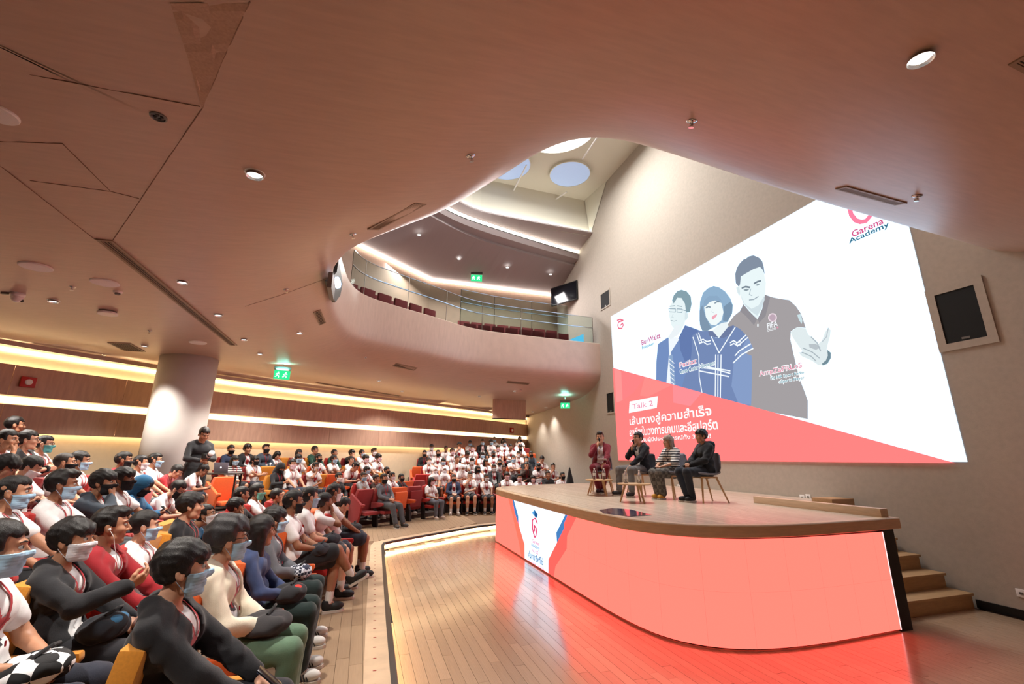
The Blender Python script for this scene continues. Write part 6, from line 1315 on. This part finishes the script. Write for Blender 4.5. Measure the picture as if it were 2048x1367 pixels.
mb = MB(); mb.lathe([(.016, 0), (.016, .001)], 16, LMx @ Matrix.Translation((0, -.0085, .11)) @ Matrix.Rotation(PI / 2, 4, 'X') @ Matrix.Diagonal((1, 1.1, 1, 1))); mb.prism([(-.003, .016), (.006, .03), (.010, .030), (.003, .016)], 0, .001, LMx @ Matrix.Translation((0, -.0085, .11)) @ Matrix.Rotation(PI / 2, 4, 'X')); mb.obj('emblem', emis('laptop_emblem', (255, 255, 255), 2.0), ld)
mb = MB(); mb.box(-.15, .15, .0, .0015, .01, .21, LMx); mb.obj('display', emis('laptop_display', (150, 170, 200), 0.8), ld)
# things on laps in the left block
def bag(px, dx, name, label, col, col2, sc=(.17, .13, .08), spots=False):
    root, loc, J = A_POS[px]; b = hold(root, J, (dx, .24, .66), name, label, 'bag'); f = Field(.04); f.ell((0, 0, 0), sc); f.ell((.03, .04, .02), (sc[0] * .7, sc[1] * .8, sc[2]))
    P, Q = f.mesh(.010, lambda F, X: F + .007 * np.sin(38 * X[..., 0] + 25 * X[..., 1] + 3 * np.sin(20 * X[..., 2])) * np.sin(29 * X[..., 1] - 18 * X[..., 0] + 1) + .003 * np.sin(70 * X[..., 0] + 50 * X[..., 2])); me = to_mesh('bag_body', [(P, Q)]); put('bag_body', me, (checks((28, 34, 52), (200, 204, 214), 40) if spots == True else checks((232, 232, 234), (24, 24, 26), 13)) if spots else cloth(col), b)
    f = Field(.02); f.ell((.02, .06, .045), (sc[0] * .62, sc[1] * .55, sc[2] * .55)); P, Q = f.mesh(.011); put('pocket', to_mesh('pocket', [(P, Q)]), cloth(col2), b)
    mb = MB(); mb.tube([(-sc[0] * .8, 0, .02), (-sc[0] * .5, .05, sc[2] + .03), (0, .06, sc[2] + .045), (sc[0] * .5, .03, sc[2] + .02)], .009, 6); put('strap', mb.mesh('strap'), cloth((24, 24, 26)), b)
bag(458, 0.0, 'folded_jacket', 'dark grey jacket bundled on the lap of the cream jacket', (52, 50, 52), (44, 42, 46), (.19, .17, .062))
bag(523, 0.02, 'backpack', 'red and black backpack on the lap of the denim jacket', (36, 36, 40), (206, 48, 36), (.17, .14, .07))
bag(550, 0.0, 'backpack', 'navy dotted bag on the lap of the open grey jacket', (34, 42, 60), (40, 48, 70), (.15, .12, .065), True)
bag(587, 0.03, 'shoulder_bag', 'charcoal shoulder bag on the lap of the black-masked boy, front row', (44, 46, 54), (40, 42, 50), (.14, .11, .065))
bag(620, 0.0, 'shoulder_bag', 'dark bag on the lap of the blue-masked boy, front row', (38, 42, 50), (34, 38, 46), (.15, .13, .07))
bag(-5, 0.05, 'checked_bag', 'black and white checked bundle on a lap at the left edge', (220, 220, 220), (30, 30, 32), (.17, .15, .055), 2)
bag(145, 0.05, 'shoulder_bag', 'dark bag on the lap of the white-masked boy with open jacket', (34, 38, 46), (52, 110, 150), (.16, .12, .07))
bag(668, 0.0, 'shoulder_bag', 'dark bag on the lap of a white-masked boy, front row', (30, 30, 34), (34, 34, 40), (.15, .13, .07))
M_PHONE = mat('phone_glass', (16, 16, 22), 0.15)
_ph = MB(); _ph.box(-.036, .036, -.004, .004, -.075, .075); _ph = _ph.mesh('body', M_PHONE); bevel_mesh(_ph, .003)
_ps = MB(); _ps.box(-.032, .032, -.0048, -.004, -.07, .07); _ps = _ps.mesh('display', emis('phone_display', (150, 170, 210), 0.7))
for px, lc, lab in ((365, (0.05, .40, .68), 'black phone in the hands of the boy in the open black jacket'), (145, (-.06, .42, .70), 'phone in the hand of the white-masked boy with open jacket'), (285, (0, .40, .84), 'phone held by the person in the blue hood'), (60, (0, .40, .84), 'phone held up by the white-masked boy, fourth row left'), (10, (0, .40, .84), 'phone held at the left edge, fourth row')):
    root, loc, J = A_POS[px]; b = hold(root, J, lc, 'phone', lab, 'phone'); b.rotation_euler = (RAD(50), 0, root.rotation_euler[2]); link('body', _ph, b); link('display', _ps, b)
mb = MB(); root, loc, J = A_POS[222]; hM = m4(J['HR'], J['hc'], 1.06); P = [hM @ Vector(p) for p in ((.085, .0, -.012), (.088, .03, -.06), (.07, .05, -.14), (.04, .09, -.26))]
er = hold(root, J, (0, 0, 0), 'earphone', 'white earphone cable of the boy in the open red jacket', 'earphone'); mb.tube(P, .0022, 6); put('cable', mb.mesh('cable'), M_WHITE, er); er.scale = root.scale; mb = MB(); mb.lathe([(.008, -.006), (.009, .004), (.004, .008)], 10, hM @ Matrix.Translation((.084, 0, -.010)) @ Matrix.Rotation(PI / 2, 4, 'Y')); put('earbud', mb.mesh('earbud'), M_WHITE, er)
cp = plane_hit(1140, 966, (0, 15.3), (0, 1)); mb = MB(); mb.lathe([(.30, 0), (.27, .35), (.20, .75), (.10, 1.2), (.03, 1.5), (.0, 1.56)], 20, Mz((cp[0], cp[1], .17))); tag(mb.obj('draped_cone', cloth((18, 17, 20)), smooth=True), 'tall black cloth-covered cone beyond the far end of the stage', 'covered stand')
# ------------------------------------------------------------------ people, chairs and tables on the stage
M_SHELL = mat('grey_chair_shell', (120, 118, 128), 0.7, noise=0.05, nscale=60); M_ASH = mat('ash_wood', (196, 156, 112), 0.45, noise=0.1, nscale=8, stretch=(6, 6, 0.8))
def shell_mesh():
    rows = []
    for i, (y, z, w) in enumerate([(.24, .455, .20), (.20, .450, .225), (.05, .440, .235), (-.10, .440, .235), (-.17, .455, .235), (-.215, .50, .235), (-.235, .58, .235), (-.25, .70, .225), (-.262, .80, .20), (-.268, .84, .15)]):
        rows.append([(w * x, y + (.05 * (abs(x) ** 2.5) if i > 4 else 0), z + (.045 * abs(x) ** 2.5 if i <= 5 else 0)) for x in np.linspace(-1, 1, 11)])
    mb = MB(); mb.grid(rows); me = mb.mesh('shell', None, True)
    bm = bmesh.new(); bm.from_mesh(me); g = bmesh.ops.solidify(bm, geom=bm.faces[:], thickness=0.016); bm.to_mesh(me); bm.free(); me.polygons.foreach_set('use_smooth', [True] * len(me.polygons)); return me
SHELL = shell_mesh()
def stage_chair(loc, rz, label, shellc=M_SHELL):
    o = empty('stage_chair', loc, rz); tag(o, label, 'chair', 'chairs on the stage'); put('shell', SHELL, shellc, o)
    mb = MB(); mb.box(-.17, .17, -.15, .17, .405, .435); mb.obj('seat_frame', M_ASH, o, bevel=.006)
    for sx in (-1, 1):
        for y0, y1 in ((.15, .22), (-.13, -.27)): mb = MB(); mb.tube([(sx * .15, y0, .425), (sx * .235, y1, 0)], [.021, .013], 8); mb.obj('leg', M_ASH, o)
    return o
def stage_table(px, py, label):
    p = at_z(px, py, SZ); o = empty('side_table', p); tag(o, label, 'table', 'low round tables on the stage'); o.rotation_euler = (0, 0, RAD(35)); h = .31
    mb = MB(); mb.lathe([(.27, h - .02), (.285, h - .012), (.285, h), (.28, h + .004)], 40); mb.obj('tabletop', M_ASH, o)
    for k in range(3): a = 2 * PI * k / 3; mb = MB(); mb.tube([(.15 * math.cos(a), .15 * math.sin(a), h - .015), (.25 * math.cos(a), .25 * math.sin(a), 0)], [.022, .014], 8); mb.obj('leg', M_ASH, o)
    return o, h + .004
T1, th = stage_table(1200, 990, 'low round wooden table in front of the maroon suit'); T2, th = stage_table(1270, 1004, 'low round wooden table in front of the dark blazer')
M_PET = mat('clear_bottle', (235, 240, 242), 0.05, trans=0.85, ior=1.2); M_LABEL = mat('bottle_label', (228, 230, 232), 0.5)
_bt = MB(); _bt.lathe([(.028, 0), (.031, .008), (.031, .05), (.029, .06), (.031, .07), (.031, .125), (.022, .15), (.012, .165), (.012, .178)], 18); _bt = _bt.mesh('bottle_body', M_PET, True)
_bl = MB(); _bl.lathe([(.0318, .062), (.0318, .112)], 18, cap=False); _bl = _bl.mesh('label', M_LABEL, True); _bc = MB(); _bc.lathe([(.014, .172), (.014, .192), (.012, .194)], 14); _bc = _bc.mesh('cap', M_WHITE)
for T, dx, dy, lab in ((T1, -.10, .02, 'left water bottle on the table before the maroon suit'), (T1, .10, -.02, 'right water bottle on the table before the maroon suit'), (T2, -.13, .04, 'left water bottle on the table before the dark blazer'), (T2, .09, -.04, 'right water bottle on the table before the dark blazer')):
    o = empty('water_bottle', (T.location[0] + dx, T.location[1] + dy, SZ + th)); o.scale = (1.15, 1.15, 1.15); tag(o, lab, 'bottle', 'water bottles'); link('bottle_body', _bt, o); link('label', _bl, o); link('cap', _bc, o)
def on_stage_person(px, py, yy, face, code_kw, label, chairlab, chairm=M_SHELL):
    d = sight(px, py); H = CAM + d * (yy / d[1]); rz = RAD(face - 90); pose = code_kw.pop('pose'); yaw = code_kw.pop('yaw', 0); J = pose_geo(pose, yaw, 'near'); sc = min(max((H[2] - SZ) / J['hc'][2], .9), 1.12); off = Rz(rz) @ (J['hc'] * sc); loc = (H[0] - off[0], H[1] - off[1], SZ)
    o, J = make_person(loc, rz, label, pose, yaw, 'near', scale=sc, group='speakers on the stage', **code_kw); stage_chair(loc, rz, chairlab, chairm); return o, J
S1_, J1 = on_stage_person(1200, 875, 9.2, 236, dict(pose='mic', yaw=0, over='open_jacket', overc=(118, 20, 36), topc=(226, 214, 214), bottom='trousers', botc=(112, 20, 36), hair='quiff', skin=0, lanyard=None, prnt=False, shoes=(60, 34, 40)), 'seated host in a maroon suit speaking into a microphone', 'grey shell chair under the maroon suit')
S2_, J2 = on_stage_person(1276, 876, 8.15, 186, dict(pose='mic2', yaw=0, over='open_jacket', overc=(26, 28, 36), topc=(224, 224, 228), bottom='trousers', botc=(112, 110, 110), hair='short', skin=0, glasses=True, lanyard=None, prnt=False, shoes=(40, 38, 40)), 'seated man in dark blazer and glasses speaking into a microphone', 'grey shell chair under the dark blazer', mat('charcoal_chair_shell', (48, 48, 56), 0.7))
S3_, J3 = on_stage_person(1336, 886, 7.45, 186, dict(pose='rest', yaw=-10, top='poncho', topm=stripes((228, 226, 222), (34, 38, 48), 6.0), bottom='wide_trousers', botm=checks((78, 76, 74), (112, 108, 102), 14), hair='bun', hairc=(150, 134, 122), skin=0, lanyard=(26, 26, 30), prnt=False, shoes=(214, 158, 60)), 'seated woman in a striped top with ash-blonde hair and a small bun', 'grey shell chair under the striped top')
S4_, J4 = on_stage_person(1402, 872, 6.75, 172, dict(pose='cross', yaw=0, over='jacket', overc=(24, 26, 32), bottom='trousers', botc=(34, 38, 48), hair='mop', skin=1, lanyard=None, prnt=False, shoes=(26, 26, 30)), 'seated man in a black hooded jacket with his back half turned', 'grey shell chair under the black hooded jacket')
f = Field(.03); nb = J4['nb']; f.cone(nb + np.array([-.09, -.10, .0]), nb + np.array([.09, -.10, .0]), .055, .055); f.cone(nb + np.array([0, -.13, -.02]), nb + np.array([0, -.15, -.11]), .085, .05); put('hood', to_mesh('hood_down', [f.mesh(.013)]), cloth((22, 38, 52)), S4_)
f = Field(.02); B4 = J4['B']; c4 = (J4['wai'][0] + J4['wai'][1]) / 2
f.ell(c4 + np.array([.085, -.075, .06]), (.055, .05, .10)); put('side_panel', to_mesh('side_panel', [f.mesh(.012)]), cloth((206, 208, 214)), S4_)
def microphone(root, J, local, tilt, label):
    m = hold(root, J, local, 'microphone', label, 'microphone'); m.rotation_euler = (RAD(tilt), 0, root.rotation_euler[2])
    mb = MB(); mb.lathe([(.011, -.15), (.013, -.14), (.015, .02), (.018, .035)], 12); mb.obj('handle', M_BLACK, m, smooth=True); mb = MB(); mb.lathe([(.018, .035)] + [(.024 * math.cos(t), .06 + .028 * math.sin(t)) for t in np.linspace(-.7, 1.5, 8)], 14); mb.obj('grille', mat('mic_grille', (34, 34, 36), 0.6), m, smooth=True)
h1 = J1['wr'] + (J1['Hr'][0] @ np.array([0, .07, -.03])); microphone(S1_, J1, tuple(h1 + np.array([0, .01, .03])), -18, 'black microphone at the mouth of the maroon-suited host')
h2 = J2['wr'] + (J2['Hr'][0] @ np.array([0, .07, -.03])); microphone(S2_, J2, tuple(h2 + np.array([0, .01, .03])), -18, 'black microphone at the mouth of the man in the blazer')
h3 = J3['wr'] + (J3['Hr'][0] @ np.array([0, .07, -.03])); microphone(S3_, J3, tuple(h3), -80, 'black microphone lowered in the hands of the striped woman')
h4 = J4['wr'] + (J4['Hr'][0] @ np.array([0, .07, -.03])); microphone(S4_, J4, tuple(h4), -85, 'black microphone lowered in the hands of the black jacket')
cd = hold(S1_, J1, (-.06, .36, .70), 'cue_cards', 'white cue card in the host\'s lap', 'card'); mb = MB(); mb.box(-.09, .09, -.07, .07, 0, .006); mb.obj('sheet', mat('paper', (240, 240, 242), 0.7), cd); cd.rotation_euler = (RAD(12), 0, S1_.rotation_euler[2])
